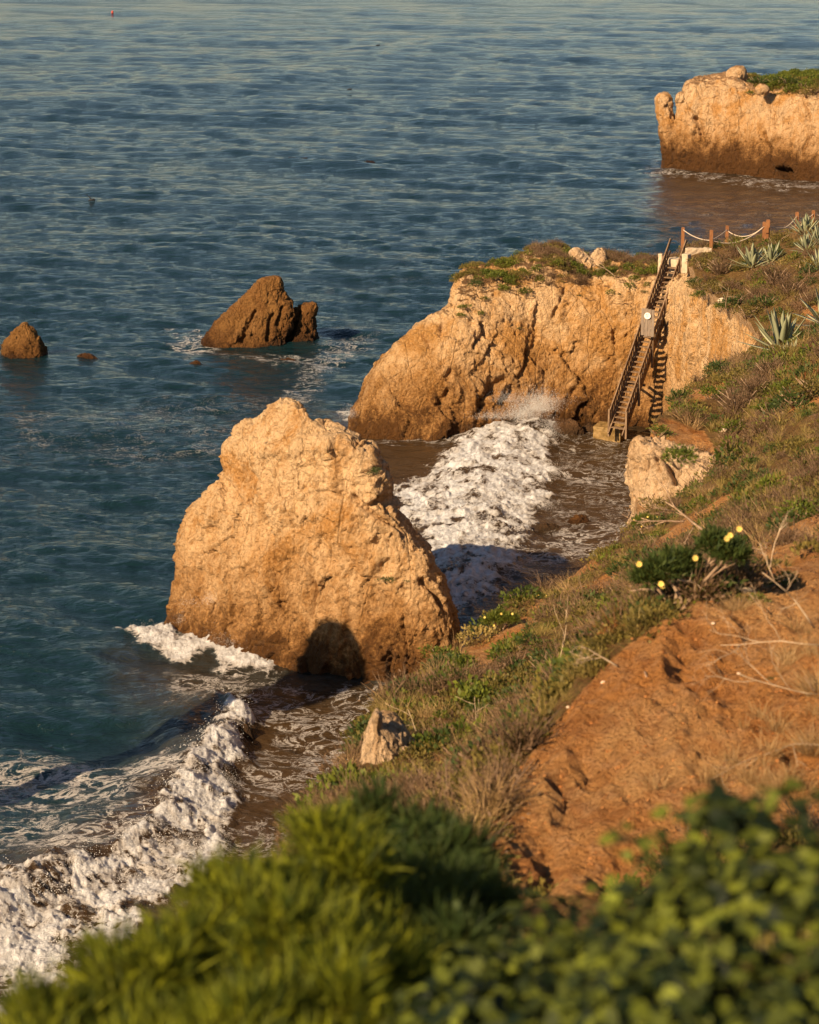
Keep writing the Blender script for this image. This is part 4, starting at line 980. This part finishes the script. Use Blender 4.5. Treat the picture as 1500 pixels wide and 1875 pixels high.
SHP = {k: [shrub_proto(k) for _ in range(2)] for k in ('bright', 'dark', 'olive', 'brown', 'dry')}
def shrub(kind, P, s, label, group=None, squash=.85, name=None):
    m, bm = SHP[kind][int(RB.integers(0, 2))]; nm = name or {'dry': 'dry_bush'}.get(kind, 'shrub')
    o = empty(nm, (P[0], P[1], P[2] - .03), RB.uniform(0, 6.28)); o.scale = (s, s, s * squash); tag(o, label, 'bush' if kind == 'dry' else 'shrub', group)
    obj('foliage', m, None, o); obj('branches', bm, None, o); return o
SH = [ # kind, px, py (base), start distance, scale, label
 ('bright', 805, 1205, 25, .62, 'round bright green shrub on the slope edge touching the big stack'), ('bright', 860, 1215, 25, .6, 'leafy green shrub just right of the one touching the big stack'),
 ('bright', 985, 1108, 30, .55, 'green shrub beside the pale stone on the slope edge below the surf'), ('dark', 1190, 1182, 24, .5, 'dark shrub above the rim of the red earth scarp'),
 ('bright', 1205, 1003, 36, .55, 'green shrub on the slope crest below the pale rock face'), ('brown', 1150, 1090, 28, .9, 'brown scrub left of the two flowering bushes'),
 ('bright', 1255, 772, 55, 1.2, 'fresh green shrub at the brow beside the stair shadow foot'), ('bright', 1205, 800, 52, .8, 'small yellow green shrub hanging over the pale rock face'),
 ('bright', 1300, 740, 58, 1.0, 'green shrub in the middle of the brow above the pale rock face'), ('bright', 1340, 800, 52, 1.0, 'yellow green bush beside the white stone on the far slope'),
 ('brown', 1350, 760, 58, 1.9, 'broad purplish brown bush in the hollow of the far slope'), ('brown', 1385, 730, 60, 1.7, 'brown bush behind the broad one in the hollow'),
 ('bright', 1415, 772, 54, 1.3, 'bright green bush under the bare tan patch on the right'), ('bright', 1450, 725, 58, .8, 'small green tuft at the left end of the bare tan patch'),
 ('olive', 1270, 690, 70, 1.3, 'olive shrub on the brow next to the pale cliff'), ('olive', 1345, 700, 68, 1.6, 'olive shrub below the sprouting twig on the brow'),
 ('dark', 1320, 690, 72, 1.3, 'dark green shrub on the brow in front of the pale cliff'), ('brown', 1410, 690, 66, 1.7, 'brown shrub below the thin young agave'),
 ('brown', 1320, 505, 96, 2.2, 'brown shrub just below the fence left of the agave pair'), ('olive', 1290, 500, 98, 2.0, 'olive shrub right of the concrete pillar'),
 ('olive', 1350, 455, 108, 1.7, 'olive shrub touching the fence ropes'), ('olive', 1425, 450, 104, 1.8, 'golden green shrub under the double fence post'),
 ('brown', 1420, 520, 92, 2.4, 'large brown shrub below the agave pair'), ('brown', 1450, 545, 88, 2.4, 'large twiggy brown shrub above the biggest agave'),
 ('brown', 1390, 545, 90, 2.0, 'tan brown shrub left of the large twiggy ones'), ('olive', 1370, 585, 86, 1.8, 'olive shrub on the cliff lip left of the biggest agave'),
 ('dark', 1345, 560, 92, 1.7, 'dark shrub on the cliff lip below the brown scrub'), ('olive', 1310, 540, 96, 1.6, 'olive shrub on the cliff lip nearest the stairs'),
 ('dark', 1268, 545, 100, 1.0, 'dark green bush hanging over the cliff right of the stairs'), ('bright', 1280, 560, 98, .9, 'bright small bush drooping down the cliff right of the stairs'),
 ('bright', 1318, 585, 96, .9, 'green bush beside the round stone on the cliff lip'), ('dark', 1405, 570, 86, 1.6, 'dark shrub behind the leaves of the biggest agave'),
 ('olive', 1480, 505, 92, 2.0, 'olive shrub left of the agave at the right edge'), ('brown', 1490, 560, 86, 2.2, 'brown twiggy shrub at the right edge above the bare patch'),
 ('bright', 1412, 650, 72, .8, 'round bright shrub at the foot of the biggest agave'), ('dark', 1455, 790, 48, 1.3, 'dark shrub on the middle crest near the right edge'),
 ('olive', 1490, 765, 48, 1.4, 'olive shrub on the middle crest at the right edge'), ('dark', 1330, 850, 44, 1.2, 'dark bush on the middle crest above the pale rock face'),
 ('olive', 1270, 905, 42, 1.1, 'olive bush on the middle crest over the rock face'), ('olive', 1220, 955, 40, .9, 'low olive bush at the left end of the middle crest'),
 ('bright', 1485, 945, 22, .75, 'leafy bright green bush at the right edge above the flowering bushes'), ('dark', 1490, 880, 30, .7, 'dark bush at the right edge halfway up'),
 ('dry', 1500, 1300, 12, .42, 'bleached tangle of dry twigs at the right edge of the red earth'), ('dry', 1490, 1400, 11, .38, 'lower dry twig tangle by the foreground leaves'),
 ('dry', 1350, 1140, 14, .35, 'dry bush behind the right flowering bush'), ('bright', 1430, 1080, 16, .35, 'small green plant right of the flowering bushes'),
 ('bright', 1375, 1135, 15, .28, 'tiny green plant at the rim of the red earth'), ('dark', 1418, 1268, 11, .12, 'tiny dark plant alone on the red earth at the right'),
 ('dark', 940, 1290, 22, .8, 'dark shrub in the centre of the nearer green slope'), ('dark', 1000, 1235, 24, .75, 'dark twiggy shrub behind the tall bare stalk'),
 ('bright', 890, 1310, 22, .45, 'small green shrub low on the nearer slope'), ('bright', 1010, 1200, 26, .6, 'green shrub left of the tall bare stalk'),
 ('bright', 1045, 1260, 21, .5, 'green shrub at the foot of the tall bare stalk'), ('brown', 850, 1400, 20, .7, 'dark brown brush in the dip below the nearer slope'),
 ('brown', 910, 1370, 20, .7, 'brown brush right of the dark dip'), ('bright', 960, 1340, 20, .55, 'leafy shrub near the rim of the red earth'), ('bright', 1080, 1165, 26, .5, 'green shrub left of the scarp rim'),
 ('bright', 770, 1380, 21, .45, 'green shrub right of the small pale rock face'), ('dark', 740, 1345, 22, .4, 'dark small shrub touching the small pale rock face'),
]
for kind, px, py, y0, s, lb in SH:
    h = land_hit(px, py, y0)[0]
    if np.isnan(h[1]): h = land_hit(px, py + 10, y0 * .8)[0]
    if np.isnan(h[1]): print('no ground', px, py); continue
    shrub(kind, h, s, lb, 'shrubs on the slope')
# shrubs on the rocks
for nm, kind, px, py, s, lb in [
 ('far_headland', 'dark', 1395, 150, 3.0, 'dense green bush left end of the far headland top'), ('far_headland', 'bright', 1420, 152, 3.2, 'dense green bush in the middle of the far headland top'),
 ('far_headland', 'dark', 1440, 150, 3.2, 'dense dark bush crowning the far headland'), ('far_headland', 'bright', 1465, 155, 2.6, 'green bush right of the crown on the far headland'), ('far_headland', 'olive', 1490, 165, 3.0, 'olive bush at the right edge of the far headland'),
 ('far_headland', 'bright', 1440, 162, 2.4, 'green bush at the front brow of the far headland'), ('far_headland', 'bright', 1372, 168, 1.3, 'small green clump left of the lodged boulder'), ('far_headland', 'olive', 1475, 172, 2.2, 'rusty olive bush on the far headland brow'),
 ('stair_promontory', 'dark', 868, 518, 1.2, 'green bush at the left end of the promontory top'), ('stair_promontory', 'bright', 900, 508, 1.2, 'bright bush on the promontory top near its left end'), ('stair_promontory', 'bright', 930, 510, 1.1, 'green bush on the promontory top above the pale face'),
 ('stair_promontory', 'olive', 955, 502, 1.2, 'olive bush on the promontory top left of the step up'), ('stair_promontory', 'bright', 893, 545, .7, 'green bush spilling over the promontory lip'), ('stair_promontory', 'bright', 855, 560, .8, 'upper green clump halfway down the promontory nose'),
 ('stair_promontory', 'bright', 848, 575, .75, 'lower green clump halfway down the promontory nose'), ('stair_promontory', 'bright', 870, 572, .6, 'right green clump on the promontory nose'), ('stair_promontory', 'dark', 952, 606, .35, 'tiny dark tuft on the promontory face'),
 ('stair_promontory', 'dark', 1132, 533, .35, 'tiny tuft high on the face left of the stairs'), ('stair_promontory', 'dark', 1172, 535, .5, 'small dark tuft on the face just left of the stairs'), ('stair_promontory', 'dark', 1060, 537, .3, 'tiny tuft on the face below the rock knob'),
 ('sea_stack', 'dark', 708, 1066, .6, 'dark green tuft on the right face of the big stack'), ('sea_stack', 'dark', 746, 1064, .2, 'tiny tuft right of the dark green one on the big stack'), ('sea_stack', 'dark', 686, 866, .55, 'green tuft in the notch on the right skyline of the big stack'),
 ('sea_stack', 'brown', 765, 982, .18, 'tiny brown tuft near the right skyline of the big stack'), ('cliff_outcrop', 'bright', 1243, 850, .6, 'green plant trailing down the notch of the pale rock face')]:
    shrub(kind, rock_at(nm, px, py), s, lb, 'plants growing on the rocks', .7)
# plateau cover on the promontory and the far headland
def rock_cover(nm, name, zmin, dens, protos, mat, s0, s1, label, cat, cond=None, seed=0, nzr=(-.2, .3)):
    V = ROCKV[nm]; r = np.random.default_rng(seed); m = (V[:, 2] > zmin)
    if cond is not None: m &= cond(V)
    Q = V[m]
    # keep points near the top surface of their own column
    key = np.floor(Q[:, :2] / .35).astype(int); d = {}
    for i, k in enumerate(map(tuple, key)):
        if k not in d or Q[d[k], 2] < Q[i, 2]: d[k] = i
    hi = np.array([Q[d[k], 2] for k in map(tuple, key)]); Q = Q[Q[:, 2] > hi - .18]
    nz = fbm(Q * .5, 3, seed + 3); Q = Q[(r.random(len(Q)) < dens * sstep(nzr[0], nzr[1], nz))]
    print(nm, mat, len(Q))
    o = veg_obj(name, scatter(protos, Q, r, s0, s1), M[mat]); tag(o, label, cat, kind='stuff')
pc = lambda V: (V[:, 0] > 6.0 + 0 * V[:, 0]) & (V[:, 1] > 115.6)
rock_cover('stair_promontory', 'olive_mat', 7.0, .045, PR['mat'], 'gr_olive', 1.0, 1.8, 'olive mat on the promontory top', 'ground cover', lambda V: (V[:, 1] > 115.9) & (V[:, 0] > 2.2), 11)
rock_cover('stair_promontory', 'brown_scrub', 7.0, .04, PR['scrub'], 'brown', 1.0, 1.7, 'brown scrub on the promontory top', 'ground cover', lambda V: (V[:, 1] > 116.2) & (V[:, 0] > 6.6), 12)
rock_cover('stair_promontory', 'green_herbs', 6.6, .03, PR['herb'], 'gr_bright', 1.0, 2.0, 'green herbs on the promontory top', 'ground cover', lambda V: (V[:, 1] > 115.9) & (V[:, 0] > 2.0), 13, (0, .5))
rock_cover('far_headland', 'green_herbs', 7.0, .12, PR['herb'], 'gr_bright', 2.0, 3.6, 'green cover on the far headland top', 'ground cover', lambda V: (V[:, 0] > 33.5) & (V[:, 1] > 218.5), 14)
rock_cover('far_headland', 'olive_mat', 7.0, .10, PR['mat'], 'gr_olive', 1.8, 3.2, 'olive cover on the far headland top', 'ground cover', lambda V: (V[:, 0] > 33) & (V[:, 1] > 216.5), 15)

# ------------------------------------------------------------------ flowering bushes
def flower_mesh(r, R=.035):
    V, F = [], []
    for k in range(10):
        a = k * .628 + r.normal(0, .06); d = np.array([math.cos(a), math.sin(a), .25]); s = np.array([-math.sin(a), math.cos(a), 0]) ; b = len(V)
        V += [d * R * .15, d * R * .6 + s * R * .2, d * R, d * R * .6 - s * R * .2]; F.append((b, b + 1, b + 2, b + 3))
    b = len(V)
    for k in range(6): a = k * 1.047; V.append(np.array([math.cos(a) * R * .22, math.sin(a) * R * .22, R * .16]))
    V.append(np.array([0, 0, R * .3]))
    F2 = [(b + k, b + (k + 1) % 6, b + 6) for k in range(6)]
    me = bpy.data.meshes.new('flower'); me.from_pydata([tuple(v) for v in V], [], F + F2); me.materials.append(M['flower']); return me
FLM = flower_mesh(RB)
def flowering(P, s, heads, flowers, label, mat='gr_dark'):
    o = empty('flowering_bush', (P[0], P[1], P[2])); tag(o, label, 'bush', 'yellow flowered bushes on the slope')
    parts = []; b = MB()
    for hx, hy, hz, R in heads:
        v, f, t = leafcloud(700, R, R * .8, .06, .006, RB, shell=.25, up=.5); v2, f2, t2 = leafcloud(420, R * 1.0, R * .85, .05, .016, RB, shell=.5)
        for vv in (v, v2): vv += np.array([hx, hy, hz])
        parts += [(v, f, t), (v2, f2, t2)]; e = Vector((hx, hy, hz)); b.tube([(RB.normal(0, .04), RB.normal(0, .04), -.1), e * .45 + Vector(RB.normal(0, .03, 3)), e + Vector((0, 0, R * .3))], [.017, .013, .007], 7)
        for _ in range(3): q = e + Vector(RB.normal(0, R * .5, 3)); b.tube([e * .5, e * .8 + (q - e) * .3, q], [.007, .005, .003], 5)
    blk = join(parts); blk = (blk[0] * s, blk[1], blk[2]); veg_obj('foliage', blk, M[mat], o)
    m = b.mesh('stems', True); m.materials.append(M['bark']); st_ = obj('stems', m, None, o); st_.scale = (s,) * 3
    for fx, fy, fz, tl in flowers:
        fo = obj('flower', FLM, None, o); fo.location = (fx * s, fy * s, fz * s); fo.scale = (s * .62,) * 3; fo.rotation_euler = (1.2, tl, RB.uniform(-.3, .3))
cb = land_hit(1238, 1138, 12)[0]; print('coreopsis at', cb)
flowering(cb, 1.35, [(-.09, 0, .22, .15), (.02, .06, .25, .13), (.25, .1, .36, .13), (.33, .02, .32, .11), (-.19, -.02, .18, .10)],
          [(-.25, -.08, .31, .2), (-.12, -.17, .21, -.2), (-.11, -.16, .195, .3), (.31, -.06, .49, 0), (.285, -.08, .475, .4), (.37, -.02, .52, -.3), (.10, -.05, .34, .2)], 'dark feathery bush with big yellow daisies above the red earth scarp')
for px, py, y0, s, lb in [(915, 1150, 30, .95, 'green bush with small yellow flowers on the slope edge below the surf'), (1182, 985, 40, 1.0, 'yellow flowered plant on the crest under the pale rock face'), (985, 1110, 30, .7, 'pale budding plant on the slope edge beside a pale stone')]:
    h = land_hit(px, py, y0)[0]; flowering(h, s, [(-.12, 0, .2, .17), (.16, 0, .22, .16), (.0, .1, .25, .15)], [(-.25, -.1, .32, 0), (.2, -.1, .38, .2), (.02, -.1, .38, .1), (-.1, -.16, .2, .3)], lb, 'gr_bright')
h = land_hit(878, 1172, 27)[0]
v, f, t = leafcloud(500, .35, .2, .05, .03, RB, up=1.); o = veg_obj('succulent_cushion', (v, f, t), M['gold']); o.location = h; tag(o, 'yellowish succulent cushion at the slope edge right of the big stack', 'succulent')  # succulent cushion of loose leaves, no woody shrub

# ------------------------------------------------------------------ dead branches, stalks, roots
def branch_mb(L, rad, r, d0, depth=3, spread=.6):
    b = MB()
    def go(p, d, L, rad, k):
        pts = [p]; n = 5
        for i in range(n): d = (d + Vector(r.normal(0, .16, 3))).normalized(); p = p + d * L / n; pts.append(p)
        b.tube(pts, [rad * (1 - .6 * i / n) for i in range(n + 1)], 5)
        if k > 0:
            for i in range(3): q = pts[2 + i]; go(q, (d + Vector(r.normal(0, spread, 3))).normalized(), L * r.uniform(.45, .7), rad * .5, k - 1)
    go(Vector((0, 0, 0)), Vector(d0).normalized(), L, rad, depth); return b
for px, py, y0, L, rad, d0, k, mat, lb in [
 (1180, 1262, 12, .32, .012, (.25, -.6, -.5), 2, 'bark', 'dark root end sticking out of the red earth face'), (1130, 1232, 15, .35, .008, (-.7, 0, .3), 3, 'deadwood', 'tangle of fine dead twigs at the left rim of the red earth'),
 (1500, 1235, 12, .6, .007, (-1, 0, .12), 3, 'deadwood', 'upper bleached branch reaching in from the right edge'), (1510, 1310, 11.5, .55, .007, (-1, -.1, .2), 3, 'deadwood', 'long bleached branch reaching in over the red earth'),
 (1520, 1400, 10.5, .6, .006, (-1, -.1, .1), 3, 'deadwood', 'lowest fine bleached branch spreading over the red earth'), (1490, 1180, 14, .5, .010, (-.6, 0, .6), 3, 'deadwood', 'forked grey twig above the bleached branches'),
 (1310, 1010, 30, .9, .022, (-.9, 0, .5), 3, 'bark', 'dark crooked dead branch on the middle slope'), (1262, 965, 38, .9, .022, (-.9, -.2, -.1), 2, 'bark', 'twisted bare branch under the middle crest'),
 (1025, 1262, 21, .95, .009, (-.12, 0, 1), 1, 'deadwood', 'tall bare stalk standing up from the nearer slope'), (880, 1345, 20.5, .45, .007, (-.1, 0, 1), 1, 'deadwood', 'thin bare stalk low on the nearer slope'),
 (1410, 1070, 16, .55, .008, (-.1, 0, 1), 1, 'deadwood', 'thin bare stalk right of the flowering bushes'), (775, 1365, 21, .5, .008, (-.4, 0, .9), 1, 'deadwood', 'leaning bare stalk near the small pale rock face'),
 (1325, 668, 82, 1.0, .02, (-.2, 0, 1), 2, 'bark', 'sprouting twig standing on the brow against the pale cliff'), (1300, 1130, 14, .4, .012, (-.5, -.1, .25), 2, 'deadwood', 'pale dead branch under the flowering bush')]:
    h = land_hit(px, py, y0)[0]
    if np.isnan(h[1]): print('branch no ground', px, py); continue
    o = branch_mb(L * (h[1] / 13 if 'bleached' in lb else 1), rad, RB, d0, k).build('dead_branch', M[mat], None, True); o.location = h + np.array([0, 0, .02]); tag(o, lb, 'branch')
P = rock_at('stair_promontory', 1130, 503); o = branch_mb(1.5, .035, RB, (-.9, -.2, .3), 3).build('dead_branch', M['deadwood'], None, True); o.location = P; tag(o, 'pale bare branch lying on the promontory lip left of the stairs', 'branch')

# ------------------------------------------------------------------ loose stones on the slope
for i, (px, py, y0, w, lb) in enumerate([(1367, 1113, 14, 22, 'flat pale stone at the rim of the red earth'), (1243, 1148, 13, 9, 'small white stone below the flowering bush'), (1325, 797, 50, 15, 'white stone beside the yellow green bush'),
  (1322, 556, 92, 16, 'round pale stone on the cliff lip'), (708, 1300, 26, 12, 'small round stone on the edge by the small pale rock face'), (1352, 1260, 10, 8, 'small pale pebble in the red earth right of the root'),
  (1040, 1320, 13, 8, 'pale pebble near the left rim of the red earth'), (983, 1098, 30, 18, 'pale stone on the slope edge below the surf'), (1105, 1262, 12, 12, 'pale stone flush in the red earth left of the root'), (1305, 1175, 13, 8, 'pebble in the upper red earth')]):
    h = land_hit(px, py, y0)[0]
    if np.isnan(h[1]): continue
    stones('stone', px, py, w, h[1], lb, 400 + i, P=h + np.array([0, 0, .01]))
def pebbles():
    r = np.random.default_rng(8); px = r.uniform(880, 1540, 2400); py = r.uniform(1060, 1640, 2400); H = land_hit(px, py, 8.5); ok = ~np.isnan(H[:, 1]) & (H[:, 1] < 21)
    for pl in DIRT[:1]: ok &= in_poly(px, py, pl)
    H = H[ok]; n = len(H); ph = .014 * r.random(n) ** 3.5 + .003
    ov = np.array([(1,0,0),(-1,0,0),(0,1,0),(0,-1,0),(0,0,.7),(0,0,-.7),(.6,.6,.4),(-.6,.5,.45)], float)[:6]; of = np.array([(0,2,4),(2,1,4),(1,3,4),(3,0,4),(2,0,5),(1,2,5),(3,1,5),(0,3,5)])
    V = (H[:, None] + (ov[None] + r.normal(0, .2, (n, 6, 3))) * ph[:, None, None]).reshape(-1, 3); F = (of[None] + 6 * np.arange(n)[:, None, None]).reshape(-1, 3)
    o = obj('gravel', np_mesh('gravel', V, F, False), M['clod']); tag(o, 'crumbs and clods of red earth with small stones', 'gravel', kind='stuff')
M['clod'] = simple('earth_clods', (.30, .11, .03), (.40, .18, .06), 7, .95, .005)
pebbles()

# ------------------------------------------------------------------ blurred foreground bushes
RF = np.random.default_rng(123)
def fg_bush(name, domes, kind, mat, label, cat='bush'):
    parts = []
    ks = .9 if name == 'grassy_bush' else .78
    domes = [(a, b, c * ks, d * ks) for a, b, c, d in domes]; subs = []
    for px, py, Y, R in domes:
        c0 = at_Y(px, py, Y); c0[2] -= R
        subs.append((c0 + np.array([0, 0, -R * .2]), R * .8))
        for _ in range(9):
            q = RF.normal(size=3); q[2] = abs(q[2]) * .9; q /= np.linalg.norm(q); subs.append((c0 + q * R * RF.uniform(.45, .8), R * RF.uniform(.22, .42)))
    for c, R in subs:
        n = int(1500 * (R / .35) ** 2 * (.46 if kind == 'leaf' else .8))
        if kind == 'feather':
            v, f, t = leafcloud(n * 2, R, R, .085, .008, RF, shell=.3, up=.8); v2, f2, t2 = leafcloud(n // 2, R, R, .05, .02, RF, shell=.4, up=.5)
            parts += [(v + c, f, t ** 1.7), (v2 + c, f2, t2 ** 1.7)]
        else:
            u = RF.normal(size=(n // 2, 3)); u[:, 2] = np.abs(u[:, 2]); u /= np.linalg.norm(u, axis=1)[:, None]; rad = (.35 + .65 * RF.random(len(u)))[:, None]
            q = c + u * rad * R; up = u * .6 + np.array([0, -.2, .8]) + RF.normal(0, .35, u.shape); up /= np.linalg.norm(up, axis=1)[:, None]
            for k in range(3):   # three lobes to a leaf
                d = np.cross(up, RF.normal(size=u.shape)) if k == 0 else d0
                d /= np.linalg.norm(d, axis=1)[:, None]
                if k == 0: d0 = d; s0 = np.cross(up, d0)
                dd = d0 + s0 * (0, .9, -.9)[k]; dd /= np.linalg.norm(dd, axis=1)[:, None]; sd_ = np.cross(up, dd); L = (.037 * (.5 + .8 * RF.random(len(u))))[:, None] * (1 if k == 0 else .8)
                V = np.stack([q, q + dd * L * .55 + sd_ * L * .36 + up * L * .08, q + dd * L, q + dd * L * .55 - sd_ * L * .36 + up * L * .08], 1).reshape(-1, 3)
                if k == 0: tt = np.clip(RF.random(len(u)) ** 2.2 + RF.normal(0, .08, len(u)), 0, 1)
                parts.append((V, np.arange(len(V)).reshape(-1, 4), np.repeat(tt, 4)))
    blk = join(parts); b0 = np.array(blk[0][:, :]).mean(0); b0[2] = land_z(b0[0], b0[1])
    o = empty(name, tuple(b0)); tag(o, label, cat)
    veg_obj('foliage', (blk[0] - b0, blk[1], blk[2]), M[mat], o)
    b = MB()
    for px, py, Y, R in domes:
        c = Vector(at_Y(px, py, Y)) - Vector(b0); c.z -= R * .6
        for _ in range(3): e = c + Vector(RF.normal(0, R * .35, 3)); g = Vector((c.x * .8, c.y * .8 + .1, c.z - R * 1.4)); e.z -= R * .8; b.tube([g, (g + e) / 2 + Vector(RF.normal(0, .02, 3)), e], [.004, .003, .002], 5)
    b.build('stems', M['bark'], o, True)
fg_bush('feathery_bush', [(60, 1860, 5.6, .22), (150, 1800, 5.9, .24), (240, 1720, 6.2, .26), (330, 1690, 6.4, .28), (230, 1850, 5.4, .28), (400, 1800, 5.5, .32), (330, 1950, 5.0, .3)], 'feather', 'fg_feather', 'blurred yellow green feathery bush at the lower left')
fg_bush('feathery_bush', [(420, 1620, 6.8, .30), (500, 1570, 7.2, .30), (590, 1520, 7.6, .30), (540, 1690, 6.2, .34), (640, 1620, 6.6, .34), (600, 1800, 5.6, .32), (520, 1900, 5.2, .3)], 'feather', 'fg_feather', 'blurred feathery bush in the bottom middle, bright leaf tips over the surf')
fg_bush('grassy_bush', [(650, 1470, 8.6, .26), (720, 1465, 8.4, .30), (790, 1500, 8.0, .28), (835, 1570, 7.4, .26), (740, 1590, 6.9, .34), (820, 1700, 6.2, .30)], 'feather', 'gr_dark', 'darker blurred bush with tall grassy shoots left of the red earth')
fg_bush('leafy_bush', [(900, 1690, 5.6, .26), (990, 1650, 5.7, .26), (1080, 1630, 5.6, .27), (1160, 1590, 5.6, .27), (960, 1800, 5.0, .3), (1120, 1760, 4.9, .32), (850, 1800, 5.2, .26), (740, 1830, 5.2, .28), (1000, 1930, 4.6, .3)], 'leaf', 'fg_leaf', 'blurred broad leaved dark bush below the red earth')
fg_bush('leafy_bush', [(1240, 1520, 5.4, .25), (1330, 1470, 5.3, .26), (1420, 1430, 5.2, .26), (1510, 1410, 5.1, .27), (1280, 1640, 4.8, .32), (1420, 1600, 4.7, .33), (1540, 1580, 4.7, .3), (1250, 1830, 4.4, .3), (1420, 1800, 4.3, .32), (1540, 1830, 4.3, .3)], 'leaf', 'fg_leaf', 'nearest blurred broad leaved bush filling the lower right corner')

# ------------------------------------------------------------------ small things on the water
def bird(px, py, Yz, s, pose, label):
    c = Vector(at_Z(px, py, .1)); o = empty('seabird', c); tag(o, label, 'bird')
    b = MB(); b.tube([(-.32 * s, 0, .02 * s), (-.18 * s, 0, .08 * s), (.05 * s, 0, .12 * s), (.22 * s, 0, .08 * s), (.30 * s, 0, .03 * s)], [.01 * s, .07 * s, .10 * s, .06 * s, .015 * s], 8)
    if pose == 'fly':
        b.tube([(-.02 * s, 0, .12 * s), (-.18 * s, .05 * s, .32 * s), (-.38 * s, .1 * s, .52 * s), (-.55 * s, .1 * s, .54 * s)], [.05 * s, .055 * s, .04 * s, .01 * s], 6)
        b.tube([(.05 * s, 0, .12 * s), (.22 * s, -.1 * s, .22 * s), (.34 * s, -.2 * s, .16 * s)], [.05 * s, .05 * s, .01 * s], 6)
    else: b.tube([(.2 * s, 0, .08 * s), (.27 * s, 0, .22 * s), (.36 * s, 0, .24 * s)], [.035 * s, .03 * s, .01 * s], 6)
    b.build('body', M['darkfeather'], o, True)
bird(168, 368, 0, 1.0, 'fly', 'black seabird with raised wing just above the water at the left')
bird(640, 165, 0, 1.1, 'sit', 'dark seabird floating far out near the top')
bird(692, 84, 0, 1.2, 'sit', 'tiny dark seabird floating farthest out')
c = at_Z(206, 23, 0); b = MB(); b.tube([(0, 0, -.25), (0, 0, -.12), (0, 0, .1), (0, 0, .32), (0, 0, .42)], [.06, .2, .24, .15, .05], 12); o = b.build('buoy', M['redpaint'], None, True); o.location = c; tag(o, 'tiny red buoy far out near the top left', 'buoy')
low_rock(672, 301, 34, .30, M['kelp'], 'dark rounded reef back showing in the middle of the open water', 501, 'reef_rock')
low_rock(545, 293, 50, .16, M['kelp'], 'dark smear of reef left of the rounded one', 502, 'reef_rock')
low_rock(600, 298, 26, .16, M['kelp'], 'small dark reef tip between the smear and the rounded reef', 503, 'reef_rock')
